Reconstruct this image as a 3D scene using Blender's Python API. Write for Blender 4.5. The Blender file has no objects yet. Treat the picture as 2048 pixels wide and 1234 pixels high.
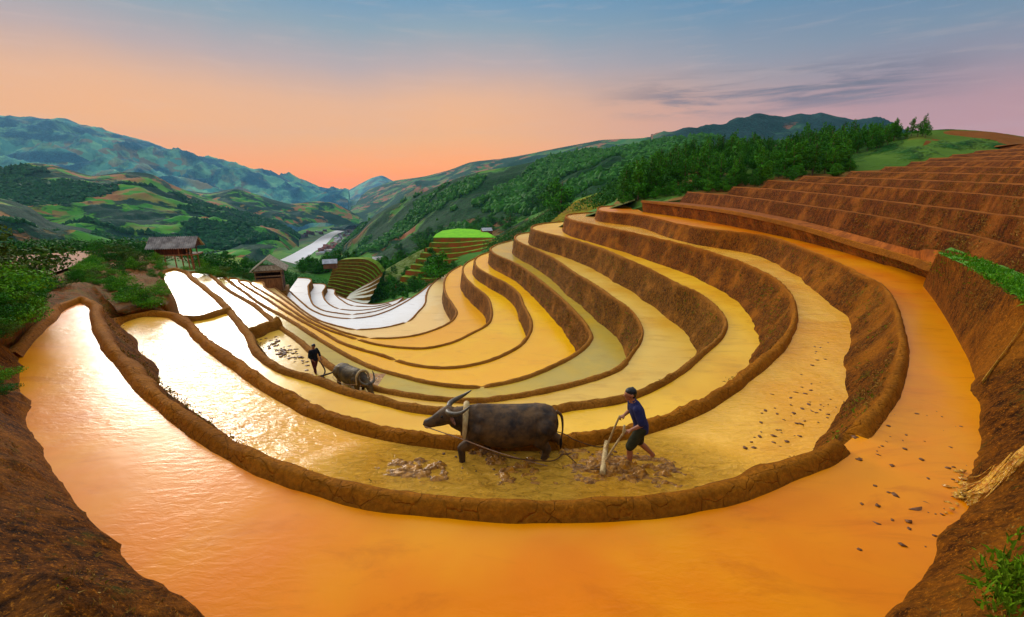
import bpy, bmesh, math, random
import numpy as np
from mathutils import Vector, Matrix, Quaternion
from mathutils.geometry import delaunay_2d_cdt
random.seed(7); rng = np.random.default_rng(7)
R = math.radians
S = bpy.context.scene
COL = S.collection

# ------------------------------------------------------------------ camera
F, CX, CY, HY = 900.0, 1024.0, 617.0, 365.0
PITCH = math.atan((CY-HY)/F)
cd = bpy.data.cameras.new('camera'); cam = bpy.data.objects.new('camera', cd); COL.objects.link(cam)
cd.sensor_width = 36.0; cd.lens = F/2048*36; cd.clip_start = 0.05; cd.clip_end = 60000
cam.location = (0, 0, 0); cam.rotation_euler = (math.pi/2-PITCH, 0, 0)
S.camera = cam
# ------------------------------------------------------------------ light
SUN_AZ, SUN_EL = R(-37), R(15)
sdir = Vector((math.sin(SUN_AZ)*math.cos(SUN_EL), math.cos(SUN_AZ)*math.cos(SUN_EL), math.sin(SUN_EL)))
sl = bpy.data.lights.new('sun', 'SUN'); sl.energy = 2.0; sl.angle = R(15); sl.color = (1.0, .95, .84)
so = bpy.data.objects.new('sun', sl); COL.objects.link(so); so.rotation_euler = sdir.to_track_quat('Z', 'Y').to_euler()
S.view_settings.view_transform = 'Standard'; S.view_settings.look = 'None'
S.view_settings.exposure = 0.0; S.view_settings.gamma = 1.0
S.cycles.use_denoising = True
S.cycles.max_bounces = 6; S.cycles.volume_bounces = 0
S.cycles.volume_step_rate = 5

def lin(r, g, b):
    f = lambda c: (c/255/12.92) if c/255 <= .04045 else ((c/255+.055)/1.055)**2.4
    return (f(r), f(g), f(b), 1.0)

class NT:
    def __init__(s, tree): s.t = tree; s.t.nodes.clear()
    def n(s, typ, **kw):
        nd = s.t.nodes.new(typ)
        for k, v in kw.items():
            if k.startswith('i_'):
                nd.inputs[k[2:].replace('_', ' ')].default_value = v
            else: setattr(nd, k, v)
        return nd
    def l(s, a, b): s.t.links.new(a, b)
    def math(s, op, a, b=None, c=None, clamp=False):
        nd = s.n('ShaderNodeMath', operation=op); nd.use_clamp = clamp
        for i, v in enumerate((a, b, c)):
            if v is None: continue
            if isinstance(v, (int, float)): nd.inputs[i].default_value = v
            else: s.l(v, nd.inputs[i])
        return nd.outputs[0]
    def mix(s, fac, a, b, mode='MIX'):
        nd = s.n('ShaderNodeMixRGB', blend_type=mode)
        for i, v in enumerate((fac, a, b)):
            if isinstance(v, (int, float)): nd.inputs[i].default_value = v
            elif isinstance(v, tuple): nd.inputs[i].default_value = v
            else: s.l(v, nd.inputs[i])
        return nd.outputs[0]
    def ramp(s, fac, stops, interp='LINEAR'):
        nd = s.n('ShaderNodeValToRGB'); cr = nd.color_ramp; cr.interpolation = interp
        while len(cr.elements) > 1: cr.elements.remove(cr.elements[-1])
        cr.elements[0].position = stops[0][0]; cr.elements[0].color = stops[0][1]
        for p, c in stops[1:]:
            e = cr.elements.new(p); e.color = c
        s.l(fac, nd.inputs[0]); return nd.outputs[0]
    def noise(s, vec, scale, detail=4, rough=.55, dist=0.0, out=0):
        nd = s.n('ShaderNodeTexNoise'); nd.inputs['Scale'].default_value = scale
        nd.inputs['Detail'].default_value = detail; nd.inputs['Roughness'].default_value = rough
        nd.inputs['Distortion'].default_value = dist
        if vec is not None: s.l(vec, nd.inputs['Vector'])
        return nd.outputs[out]
    def smooth(s, v, a, b):
        nd = s.n('ShaderNodeMapRange'); nd.interpolation_type = 'SMOOTHSTEP'
        nd.inputs['From Min'].default_value = a; nd.inputs['From Max'].default_value = b
        s.l(v, nd.inputs['Value']); return nd.outputs['Result']
    def scale(s, vec, sc):
        nd = s.n('ShaderNodeVectorMath', operation='MULTIPLY'); s.l(vec, nd.inputs[0]); nd.inputs[1].default_value = sc
        return nd.outputs[0]
def grey(v): return (v, v, v, 1)

# ------------------------------------------------------------------ sky
W = bpy.data.worlds.new('World'); S.world = W; W.use_nodes = True
nt = NT(W.node_tree)
tc = nt.n('ShaderNodeTexCoord'); sep = nt.n('ShaderNodeSeparateXYZ'); nt.l(tc.outputs['Generated'], sep.inputs[0])
X, Y, Z = sep.outputs
az = nt.math('ARCTAN2', X, Y)
hz = nt.math('SQRT', nt.math('ADD', nt.math('MULTIPLY', X, X), nt.math('MULTIPLY', Y, Y)))
el = nt.math('ARCTAN2', Z, hz)
wn = nt.noise(tc.outputs['Generated'], 3.0, 3)
elw = nt.math('ADD', nt.math('DIVIDE', el, R(90)), nt.math('MULTIPLY', nt.math('SUBTRACT', wn, .5), .03))
P = lambda d: d/90.0
colL = nt.ramp(elw, [(0, (1.55, .36, .0, 1)), (P(2), (1.5, .45, .01, 1)), (P(5), (1.28, .53, .10, 1)), (P(9), (1.0, .51, .24, 1)),
    (P(12.5), lin(200, 176, 170)), (P(16), lin(150, 168, 180)), (P(20), lin(98, 152, 190)), (P(24), lin(110, 165, 205)), (P(28), (1.0, 1.02, 1.05, 1)), (P(48), (.95, .97, 1.0, 1)), (1, (.55, .62, .75, 1))])
colR = nt.ramp(elw, [(0, lin(245, 150, 132)), (P(3), lin(235, 152, 138)), (P(7), lin(200, 148, 148)), (P(10), lin(158, 146, 158)),
    (P(13), lin(128, 146, 166)), (P(17), lin(92, 136, 172)), (P(21), lin(74, 132, 172)), (P(26), lin(90, 145, 185)), (P(34), (.55, .6, .68, 1)), (1, (.5, .56, .68, 1))])
sky = nt.mix(nt.smooth(az, R(-8), R(42)), colL, colR)
# streaky clouds
cv = nt.n('ShaderNodeCombineXYZ'); nt.l(nt.math('MULTIPLY', az, 2.2), cv.inputs[0]); nt.l(nt.math('MULTIPLY', el, 22.0), cv.inputs[1])
cn = nt.noise(cv.outputs[0], 1.6, 6, .62, .4)
band = nt.math('MULTIPLY', nt.smooth(el, R(6.2), R(8.5)), nt.math('SUBTRACT', 1.0, nt.smooth(el, R(9.3), R(12))))
azb = nt.math('MULTIPLY', nt.smooth(az, R(6), R(24)), nt.math('SUBTRACT', 1.0, nt.smooth(az, R(34), R(46))))
cm = nt.math('MULTIPLY', nt.math('MULTIPLY', nt.smooth(cn, .42, .60), band), azb)
sky = nt.mix(nt.math('MULTIPLY', cm, .9), sky, lin(108, 104, 120))
cn2 = nt.noise(cv.outputs[0], 3.1, 5, .6, .3)
sky = nt.mix(nt.math('MULTIPLY', nt.smooth(cn2, .5, .75), .10), sky, lin(255, 215, 190))
# bright broken cloud high over the valley
cb = nt.noise(tc.outputs['Generated'], 2.6, 6, .6, .3)
hi = nt.math('MULTIPLY', nt.smooth(el, R(23), R(31)), nt.math('SUBTRACT', 1.0, nt.smooth(el, R(55), R(80))))
wide = nt.math('SUBTRACT', 1.0, nt.smooth(nt.math('ABSOLUTE', nt.math('ADD', az, R(30))), R(28), R(75)))
br = nt.math('MULTIPLY', nt.math('MULTIPLY', hi, wide), nt.smooth(cb, .30, .62))
add = nt.mix(1.0, sky, nt.mix(br, (0, 0, 0, 1), (1.7, 1.65, 1.6, 1)), 'ADD')
bg = nt.n('ShaderNodeBackground'); nt.l(add, bg.inputs[0]); bg.inputs[1].default_value = 1.0
wo = nt.n('ShaderNodeOutputWorld'); nt.l(bg.outputs[0], wo.inputs[0])

# ------------------------------------------------------------------ geometry from view directions
cp, sp_ = math.cos(PITCH), math.sin(PITCH)
def ray(px, py):
    u, v = px-CX, CY-py
    return np.array([u, F*cp+v*sp_, v*cp-F*sp_])
def at_z(px, py, z): d = ray(px, py); return d*(z/d[2])
def at_d(px, py, dep): d = ray(px, py); return d*(dep/d[1])

def catmull(P, step):
    """P n x k array -> resampled smooth polyline; step may be a function of point"""
    P = np.asarray(P, float); n = len(P); out = []
    for i in range(n-1):
        p0 = P[max(i-1, 0)]; p1 = P[i]; p2 = P[i+1]; p3 = P[min(i+2, n-1)]
        if i == 0: p0 = 2*p1-p2
        if i == n-2: p3 = 2*p2-p1
        L = np.linalg.norm((p2-p1)[:2])
        m = max(1, int(math.ceil(L/(step(p1) if callable(step) else step))))
        # centripetal-ish: limit tangents
        t1 = (p2-p0); t2 = (p3-p1)
        l01 = np.linalg.norm((p1-p0)[:2])+1e-6; l12 = L+1e-6; l23 = np.linalg.norm((p3-p2)[:2])+1e-6
        t1 = ((p1-p0)/l01*l12 + (p2-p1)/l12*l01)/(l01+l12)*l12
        t2 = ((p2-p1)/l12*l23 + (p3-p2)/l23*l12)/(l12+l23)*l12
        for j in range(m):
            t = j/m; t2_, t3_ = t*t, t*t*t
            out.append((2*t3_-3*t2_+1)*p1 + (t3_-2*t2_+t)*t1 + (-2*t3_+3*t2_)*p2 + (t3_-t2_)*t2)
    out.append(P[-1]); return np.array(out)

def hash3(ix, iy, iz, seed):
    h = (ix*374761393 + iy*668265263 + iz*2147483647 + seed*974634777) & 0xffffffff
    h = ((h ^ (h >> 13))*1274126177) & 0xffffffff
    h = (h ^ (h >> 16)) & 0xffffffff
    return h/4294967295.0*2-1
def vnoise(p, seed=0):
    p = np.asarray(p, float); i = np.floor(p).astype(np.int64); f = p-i; u = f*f*(3-2*f)
    r = 0
    for dx in (0, 1):
        for dy in (0, 1):
            for dz in (0, 1):
                w = (u[:, 0] if dx else 1-u[:, 0])*(u[:, 1] if dy else 1-u[:, 1])*(u[:, 2] if dz else 1-u[:, 2])
                r = r + w*hash3(i[:, 0]+dx, i[:, 1]+dy, i[:, 2]+dz, seed)
    return r
def fbm(p, oct=4, seed=0, gain=.5, ridged=False):
    p = np.asarray(p, float); a = 1.0; s = 0; t = 0
    for k in range(oct):
        v = vnoise(p, seed+k)
        if ridged: v = 1-2*np.abs(v)
        s = s+a*v; t += a; a *= gain; p = p*2.03+17.1
    return s/t

def mesh_obj(name, verts, faces, mats, parent=None, smooth=True, attrs=None, matidx=None):
    me = bpy.data.meshes.new(name)
    me.from_pydata([tuple(map(float, v)) for v in verts], [], [tuple(map(int, f)) for f in faces])
    for m in (mats if isinstance(mats, (list, tuple)) else [mats]): me.materials.append(m)
    if smooth: me.polygons.foreach_set('use_smooth', [True]*len(me.polygons))
    if matidx is not None: me.polygons.foreach_set('material_index', [int(i) for i in matidx])
    for k, v in (attrs or {}).items():
        a = me.attributes.new(k, 'FLOAT', 'POINT'); a.data.foreach_set('value', np.asarray(v, np.float32))
    me.update()
    o = bpy.data.objects.new(name, me); COL.objects.link(o)
    if parent is not None: o.parent = parent
    return o
def structure(o): o['kind'] = 'structure'; return o
def tag(o, label=None, cat=None, group=None, kind=None):
    if label: o['label'] = label
    if cat: o['category'] = cat
    if group: o['group'] = group
    if kind: o['kind'] = kind
    return o
def empty(name, loc, rz=0.0):
    o = bpy.data.objects.new(name, None); COL.objects.link(o); o.location = loc; o.rotation_euler = (0, 0, rz); o.empty_display_size = .2
    return o
def dup(root, loc, rz=0.0, sc=1.0, label=None):
    r = root.copy(); COL.objects.link(r); r.location = loc; r.rotation_euler = (0, 0, rz)
    r.scale = (sc, sc, sc) if isinstance(sc, (int, float)) else sc
    if label: r['label'] = label
    for ch in list(root.children):
        c = ch.copy(); COL.objects.link(c); c.parent = r
        for g in list(ch.children):
            d = g.copy(); COL.objects.link(d); d.parent = c
    return r
def grid_faces(nr, nc, off=0):
    f = []
    for r in range(nr-1):
        for c in range(nc-1):
            a = off+r*nc+c; f.append((a, a+1, a+nc+1, a+nc))
    return f

# ------------------------------------------------------------------ materials
def newmat(name):
    m = bpy.data.materials.new(name); m.use_nodes = True; t = NT(m.node_tree)
    out = t.n('ShaderNodeOutputMaterial'); b = t.n('ShaderNodeBsdfPrincipled'); t.l(b.outputs[0], out.inputs[0])
    geo = t.n('ShaderNodeNewGeometry')
    return m, t, b, geo.outputs['Position'], out
def bump(t, b, h, strength, dist):
    nd = t.n('ShaderNodeBump'); nd.inputs['Strength'].default_value = strength; nd.inputs['Distance'].default_value = dist
    t.l(h, nd.inputs['Height']); t.l(nd.outputs[0], b.inputs['Normal']); return nd

def water_mat(name, c1, c2, ripple=.35, rough=.10, scale=1.0, bed=.18, ior=1.34, muddy=None, tint=(1, 1, 1, 1)):
    m, t, b, pos, out = newmat(name)
    big = t.noise(pos, bed*scale, 4, .6, .5)
    col = t.mix(t.smooth(big, .38, .66), c1, c2)
    fine = t.noise(pos, 1.1*scale, 5, .6, .8)
    col = t.mix(t.math('MULTIPLY', t.smooth(fine, .5, .75), .25), col, tuple(min(1, x*1.25) for x in c2[:3])+(1,))
    t.l(col, b.inputs['Base Color'])
    sk_ = t.noise(t.scale(pos, (.5, 1.6, 1)), .8*scale, 7, .68, 1.6)
    col = t.mix(t.math('MULTIPLY', t.smooth(sk_, .50, .72), .42), col, tuple(x*q for x, q in zip(c2[:3], (.66, .56, .5)))+(1,)); t.l(col, b.inputs['Base Color'])
    st = t.scale(pos, (1.0, 2.6, 1.0))
    w1 = t.noise(st, 4.5*scale, 3, .6, .6); w2 = t.noise(pos, 1.0*scale, 3, .5)
    calm = t.smooth(t.noise(pos, .32*scale, 2), *((.42, .62) if not muddy else (.1, .3)))
    h = t.math('ADD', t.math('MULTIPLY', t.math('MULTIPLY', w1, calm), .35), t.math('MULTIPLY', w2, .8))
    if muddy:
        mx, my, rx, ry = muddy
        vm = t.n('ShaderNodeVectorMath', operation='SUBTRACT'); t.l(pos, vm.inputs[0]); vm.inputs[1].default_value = (mx, my, -5)
        vs = t.scale(vm.outputs[0], (1/rx, 1/ry, 0)); ln = t.n('ShaderNodeVectorMath', operation='LENGTH'); t.l(vs, ln.inputs[0])
        msk = t.math('SUBTRACT', 1.0, t.smooth(ln.outputs['Value'], .55, 1.05))
        n2 = t.noise(t.scale(pos, (1, 1.6, 1)), 5.5, 7, .68, .9)
        h = t.math('ADD', h, t.math('MULTIPLY', t.math('MULTIPLY', n2, msk), 3.2))
        dk = t.math('MULTIPLY', t.smooth(n2, .48, .64), t.math('MULTIPLY', msk, .45))
        col = t.mix(dk, col, lin(140, 76, 8)); t.l(col, b.inputs['Base Color'])
    bump(t, b, h, ripple, .12)
    b.inputs['Roughness'].default_value = rough; b.inputs['IOR'].default_value = ior; b.inputs['Specular Tint'].default_value = tint
    return m

def earth_mat(name, top, mid, dark, grass=.15, streak=3.0, bscale=1.0):
    """t attribute: 0..1 = bund cap, >1 bank face"""
    m, t, b, pos, out = newmat(name)
    at = t.n('ShaderNodeAttribute', attribute_name='t').outputs['Fac']
    st = t.scale(pos, (1.0, 1.0, .5))
    n1 = t.noise(st, streak*2.6, 8, .72, .3); n2 = t.noise(pos, .55, 4, .6); n3 = t.noise(pos, 14*bscale, 5, .7)
    face = t.mix(t.smooth(n1, .36, .64), dark, mid)
    face = t.mix(t.math('MULTIPLY', t.smooth(n2, .45, .7), .5), face, top)
    vl = t.noise(t.scale(pos, (1, 1, .55)), 6.0, 6, .75, 1.2)
    face = t.mix(t.math('MULTIPLY', t.smooth(vl, .56, .70), .55), face, tuple(x*1.35 for x in mid[:3])+(1,))
    gr = t.noise(t.scale(pos, (1, 1, .5)), 2.3, 6, .7)
    face = t.mix(t.math('MULTIPLY', t.smooth(gr, .57, .70), grass*2), face, lin(72, 82, 14))
    sp3 = t.noise(pos, 26*bscale, 3, .8); face = t.mix(t.math('MULTIPLY', t.smooth(sp3, .55, .68), .6), face, tuple(min(1, x*1.5) for x in top[:3])+(1,)); face = t.mix(t.math('MULTIPLY', t.math('SUBTRACT', 1.0, t.smooth(sp3, .34, .45)), .55), face, tuple(x*.5 for x in dark[:3])+(1,))
    cap = t.mix(t.smooth(n3, .3, .7), tuple(x*.62 for x in top[:3])+(1,), tuple(x*1.1 for x in top[:3])+(1,))
    cap = t.mix(t.math('MULTIPLY', t.smooth(n2, .4, .7), .5), cap, mid)
    col = t.mix(t.smooth(at, .95, 1.25), cap, face)
    wet = t.math('SUBTRACT', 1.0, t.smooth(at, .02, .30))
    col = t.mix(t.math('MULTIPLY', wet, .35), col, dark)
    t.l(col, b.inputs['Base Color'])
    vo = t.n('ShaderNodeTexVoronoi', feature='DISTANCE_TO_EDGE'); vo.inputs['Scale'].default_value = 2.4
    wv = t.n('ShaderNodeVectorMath', operation='ADD'); t.l(pos, wv.inputs[0])
    nz = t.noise(pos, 2.0, 3, .5, 0, 1); t.l(t.scale(nz, (.5, .5, .5)), wv.inputs[1]); t.l(wv.outputs[0], vo.inputs['Vector'])
    crack = t.math('MULTIPLY', t.smooth(vo.outputs['Distance'], 0, .035), .5)
    crack = t.mix(t.smooth(at, .9, 1.2), crack, grey(.5))
    h = t.math('ADD', t.math('MULTIPLY', n1, 1.2), t.math('ADD', t.math('MULTIPLY', n3, .5), t.math('ADD', crack, t.math('MULTIPLY', vl, .8))))
    bump(t, b, h, .9, .10/bscale)
    b.inputs['Roughness'].default_value = .85; b.inputs['Specular IOR Level'].default_value = .07
    return m

EARTH = earth_mat('earth_bank', lin(180, 116, 38), lin(130, 80, 10), lin(40, 21, 1))
EARTH_RED = earth_mat('red_earth_bank', lin(186, 112, 20), lin(128, 70, 4), lin(44, 20, 0), grass=.3)
EARTH_FAR = earth_mat('far_earth_bank', lin(178, 118, 50), lin(118, 78, 26), lin(70, 42, 12), streak=1.2)

# ------------------------------------------------------------------ the big terraces: water levels (m below the eye)
ZL = {-1: -2.2, 0: -3.75, 1: -5.0, 2: -6.9, 3: -9.1, 4: -11.4, 5: -13.7, 6: -15.5, 7: -18.2, 8: -20.8, 9: -22.6, 10: -24.6, 11: -26.4, 12: -27.8, 13: -29.2, 14: -33}
CR = {
-1: [(1283,399,-2.25),(1361,407,-2.35),(1490,424,-2.45),(1614,451,-2.75),(1738,486,-3.0),(1800,502,-3.0),(1846,515,-2.95),(1868,521,-2.85),(1890,524,-2.8)],
0: [(20,708),(48,676),(90,638),(130,606),(160,596),(180,602),(192,640),(206,668),(250,722),(330,800),(420,862),(520,915),(640,958),(760,988),(900,1003),(1130,1010),(1300,1000),(1450,976),(1580,930),(1650,902),(1700,868),(1732,838),(1765,800),(1795,740),(1803,680),(1795,630),(1770,577),(1689,532),(1614,499),(1531,472),(1400,455),(1265,428),(1205,422),(1196,417),(1210,412),(1262,410)],
1: [(218,655),(240,638),(280,627),(330,626),(368,640),(400,672),(470,722),(560,782),(650,825),(760,857),(850,872),(940,880),(1060,880),(1130,877),(1200,868),(1300,845),(1370,820),(1430,790),(1500,740),(1560,690),(1585,650),(1590,615),(1578,585),(1550,558),(1488,527),(1409,500),(1329,480),(1250,462),(1190,450),(1145,440),(1133,434),(1140,428),(1190,424)],
2: [(322,548),(330,541),(348,537),(364,540),(385,556),(406,571),(432,592),(459,619),(480,646),(495,665),(522,709),(566,737),(631,757),(697,780),(763,797),(828,812),(900,820),(1000,824),(1084,820),(1150,808),(1229,797),(1281,781),(1360,740),(1400,708),(1444,668),(1452,643),(1434,615),(1402,589),(1355,567),(1298,537),(1260,521),(1201,496),(1127,474),(1080,463),(1064,457),(1070,450),(1090,446),(1124,443)],
3: [(372,546),(385,543),(406,543),(424,552),(449,573),(480,592),(505,606),(529,625),(556,649),(592,674),(642,716),(671,737),(715,758),(752,774),(795,783),(860,793),(952,798),(1005,793),(1084,780),(1163,761),(1226,740),(1266,702),(1284,670),(1284,655),(1276,637),(1260,618),(1227,595),(1195,572),(1146,543),(1120,524),(1072,498),(1036,482),(1030,474),(1038,468),(1060,464)],
4: [(428,554),(440,551),(455,558),(470,570),(491,584),(512,600),(533,613),(564,630),(596,649),(631,672),(675,698),(708,716),(752,735),(806,750),(861,763),(955,771),(1000,765),(1055,751),(1104,731),(1153,705),(1175,686),(1182,672),(1177,657),(1146,618),(1104,579),(1072,553),(1033,527),(987,505),(981,497),(990,490),(1024,480)],
5: [(459,556),(468,556),(480,564),(495,574),(512,584),(540,601),(566,618),(600,638),(650,665),(686,685),(725,698),(765,709),(790,718),(828,728),(865,733),(910,733),(958,725),(1007,708),(1039,690),(1059,664),(1062,642),(1055,624),(1047,610),(1037,586),(1013,566),(981,550),(954,533),(949,521),(956,512),(982,502)],
6: [(482,560),(492,561),(505,570),(522,580),(554,599),(585,620),(622,643),(653,657),(686,668),(715,677),(752,687),(806,694),(850,695),(893,687),(942,666),(975,647),(983,629),(982,614),(974,592),(949,572),(932,555),(925,539),(932,526),(953,514)],
7: [(505,562),(514,562),(530,574),(564,595),(585,610),(631,641),(664,655),(697,666),(738,674),(784,675),(829,670),(867,659),(903,641),(913,624),(905,608),(893,590),(888,574),(889,560),(898,545),(922,530)],
8: [(522,563),(532,562),(548,573),(564,586),(581,599),(609,622),(642,641),(675,651),(712,658),(762,655),(813,643),(835,624),(849,608),(852,592),(857,577),(872,560),(894,545)],
9: [(562,580),(574,581),(588,590),(605,605),(627,621),(654,631),(704,636),(741,632),(773,622),(800,609),(830,591),(862,566)],
10: [(596,555),(614,556),(616,572),(621,597),(632,613),(650,621),(672,625),(704,628),(745,623),(780,612),(812,597)],
11: [(622,567),(640,567),(645,585),(651,600),(662,610),(679,617),(717,620),(751,616),(782,608)],
12: [(646,577),(662,577),(670,588),(684,600),(708,611),(750,612),(778,606)],
13: [(664,582),(672,588),(695,598),(717,605),(751,608),(776,604),(806,594)],
}
GAPS = {0: [(1700,868,26)], 4: [(964,770,9)], 5: [(790,718,6)], 6: [(715,677,5)], 7: [(740,674,7)], 8: [(715,658,4),(815,643,4)], 9: [(707,636,4)], 10: [(704,628,4)], 11: [(680,617,3)], 12: [(710,612,3)], 3: [], 2: [], 1: []}
RUN = {-1: .7, 0: .62, 1: .55, 2: .5, 3: .45, 4: .4, 5: .4, 6: .35, 7: .3}
CREST = {}
for k, pts in CR.items():
    z = ZL[k]; P3 = np.array([np.append(at_z(q[0], q[1], (q[2] if len(q) > 2 else z)+.12)[:2], [q[0], q[1], q[2] if len(q) > 2 else z]) for q in pts])
    CREST[k] = catmull(P3, lambda p: max(.10, min(.9, .012*math.hypot(p[0], p[1]))))
    CREST[k] = CREST[k]

def sweep_bank(k, mat, w=.24, hb=.2, drop=None, run=None, jag=1.0, curve=None, gaps=None, name='terrace_bank', zc=None):
    C = CREST[k] if curve is None else curve
    z = C[:, 4] if zc is None else zc
    drop = (C[:, 4]-ZL[k+1]) if drop is None else drop
    run = RUN.get(k, .3)*drop if run is None else run
    xy = C[:, :2]; n = len(xy)
    tan = np.gradient(xy, axis=0)
    for _ in range(3): tan[1:-1] = (tan[:-2]+tan[1:-1]*2+tan[2:])/4
    tan /= np.linalg.norm(tan, axis=1)[:, None]+1e-9
    nor = np.stack([-tan[:, 1], tan[:, 0]], 1)
    g = np.ones(n)
    for (gx, gy, gw) in (GAPS.get(k, []) if gaps is None else gaps):
        d = np.hypot(C[:, 2]-gx, C[:, 3]-gy); g = np.minimum(g, np.clip((d-gw*.6)/(gw*.5+.5), 0, 1))
    nb = 12
    prof = [(-w-.25, -.25, 0), (-w-.06, -.02, .05), (-w*.9, .55, .3), (-w*.62, .88, .5), (-w*.25, 1.0, .7), (w*.25, 1.0, .85), (w*.65, .86, 1.0), (w, .5, 1.1)]
    rows = []; ts = []
    dist = np.hypot(xy[:, 0], xy[:, 1])
    p3 = np.stack([xy[:, 0]*1.3, xy[:, 1]*1.3, np.full(n, 3.0+k)], 1)
    wn = fbm(p3, 3, 11); hn = fbm(p3*1.7, 3, 23)
    run_n = run*(1+.35*fbm(p3*.35, 3, 5))*np.clip(22/dist, .35, 1)
    wt = np.where(C[:, 2] > 1250, np.clip(13/dist, .4, 1), 1.0); tip = np.clip(np.arange(n)/6, 0, 1)
    for (o, h, t) in prof:
        hh = np.where(h > 0, h*hb*(1+.3*hn)*g - (1-g)*.06*(h), h)
        off = o*(1+.22*wn)*wt
        rows.append(np.column_stack([xy+nor*off[:, None], z+hh])); ts.append(np.full(n, t))
    for j in range(1, nb+1):
        f = j/nb; prf = f**1.25
        off = w*wt+run_n*prf
        zz = z+.5*hb - f*(drop+.5*hb)
        if j == nb: zz = z-drop-.12; off = off+.05
        rows.append(np.column_stack([xy+nor*off[:, None], zz+np.zeros(n)])); ts.append(np.full(n, 1.1+f))
    rows = np.array(rows); ts = np.array(ts)
    V = rows.reshape(-1, 3).copy(); T = ts.reshape(-1)
    amp = np.where(T > 1.08, .10*jag, .022)*np.where(T > 2.05, 1.0, 1)
    s = np.array([1.0, 1.0, .55])
    d1 = fbm(V*2.1*s, 4, 31)*.7+fbm(V*.6*s, 2, 7)*.9
    N = np.tile(nor, (len(rows), 1))
    V[:, :2] += N*(d1*amp)[:, None]
    V[:, 2] += fbm(V*2.7, 3, 41)*np.where((T > .2) & (T < 1.2), .035, 0)
    if k in (1, 2): V[:, 2] += np.abs(fbm(V*7, 3, 43))*np.where((T > .2) & (T < 1.2), .10, 0)
    ob = mesh_obj(name, V, grid_faces(len(rows), n), mat, attrs={'t': T})
    return structure(ob), C, nor

def tri_poly(name, pts, z, mat, hole=None):
    """flat sheet from an outline; interior vertices not needed"""
    P = [Vector((float(a), float(b))) for a, b in pts]
    v, e, f, *_ = delaunay_2d_cdt(P, [], [list(range(len(P)))], 1, 1e-5)
    return structure(mesh_obj(name, [(a.x, a.y, z) for a in v], f, mat, smooth=False))

# foreground bank foot (on T0) and top
def pp(lst, z): return [tuple(at_z(a, b, z)[:2]) if len((a, b)) == 2 and not isinstance(a, str) else None for a, b in lst]
Z0 = ZL[0]
footR = pp([(1846,572),(1872,606),(1910,670),(1945,740),(1956,790),(1958,860),(1955,950),(1925,1025),(1885,1085),(1785,1234)], Z0)
footB = [(2.3, 2.5), (.8, 2.0), (-1.0, 2.0), (-2.3, 2.6)]
footL = pp([(400,1234),(310,1165),(230,1095),(165,1020),(120,955),(80,890),(52,830),(42,770),(38,715)], Z0)
foot = footR+footB+footL
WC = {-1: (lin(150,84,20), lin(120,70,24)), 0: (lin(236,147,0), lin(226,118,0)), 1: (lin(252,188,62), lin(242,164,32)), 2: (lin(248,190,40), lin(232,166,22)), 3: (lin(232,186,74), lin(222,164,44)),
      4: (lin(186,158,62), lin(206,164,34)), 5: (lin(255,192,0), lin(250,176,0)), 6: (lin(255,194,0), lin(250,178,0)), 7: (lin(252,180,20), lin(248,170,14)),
      8: (lin(252,214,140), lin(250,200,112)), 9: (lin(255,250,242), lin(248,240,228))}  # last pair: white overcast reflection of the farthest pools put into base colour
WMAT = {}
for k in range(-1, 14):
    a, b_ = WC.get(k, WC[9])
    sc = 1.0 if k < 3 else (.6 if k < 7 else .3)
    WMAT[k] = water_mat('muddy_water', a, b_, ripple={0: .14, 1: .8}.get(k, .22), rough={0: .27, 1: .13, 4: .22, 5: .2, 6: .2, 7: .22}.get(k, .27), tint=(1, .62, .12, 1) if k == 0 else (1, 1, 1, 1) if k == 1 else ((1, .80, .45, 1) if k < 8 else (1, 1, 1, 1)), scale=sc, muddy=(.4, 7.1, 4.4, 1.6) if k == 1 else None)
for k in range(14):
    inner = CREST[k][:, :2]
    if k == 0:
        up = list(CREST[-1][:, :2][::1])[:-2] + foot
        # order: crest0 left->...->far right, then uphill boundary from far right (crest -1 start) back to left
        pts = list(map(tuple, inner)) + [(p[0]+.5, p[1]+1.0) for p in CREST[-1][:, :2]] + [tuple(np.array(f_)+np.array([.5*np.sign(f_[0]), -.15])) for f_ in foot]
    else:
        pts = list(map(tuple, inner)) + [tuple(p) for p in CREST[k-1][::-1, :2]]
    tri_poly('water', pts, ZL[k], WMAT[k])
for k in range(-1, 14):
    sweep_bank(k, EARTH_RED if k <= 1 else (EARTH if k < 7 else EARTH_FAR), w=.15 if k > 0 else (.115 if k == 0 else .04), hb=.16 if k > -1 else .03, jag=1.2 if k < 3 else .9)

# ------------------------------------------------------------------ foreground bank round the topmost pool
ZT = -2.2
foot = np.array(foot)
topR = pp([(1876,508),(1925,530),(1985,563),(2048,604)], ZT)
dirs = foot-np.array([0., 9.]); dirs /= np.linalg.norm(dirs, axis=1)[:, None]
tan = np.gradient(foot, axis=0); tan /= np.linalg.norm(tan, axis=1)[:, None]
nrm = np.stack([-tan[:, 1], tan[:, 0]], 1); nrm *= np.sign((nrm*dirs).sum(1))[:, None]
top = foot+nrm*1.15
for i_ in range(len(footR)-1, len(footR)+len(footB)+1): top[i_] = foot[i_]+nrm[i_]*.75
for i, p in enumerate(topR): top[i] = p
out1 = top+nrm*3.0; out1[0] = top[0]+np.array([.5, .3])
step = .09
fx = catmull(np.column_stack([foot, top, out1]), step)
nF = len(fx); rows = []; ts = []
fy = fx[:, 1]
ZTl = ZT-.55*np.clip((4.6-fy)/1.6, 0, 1)
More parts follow.
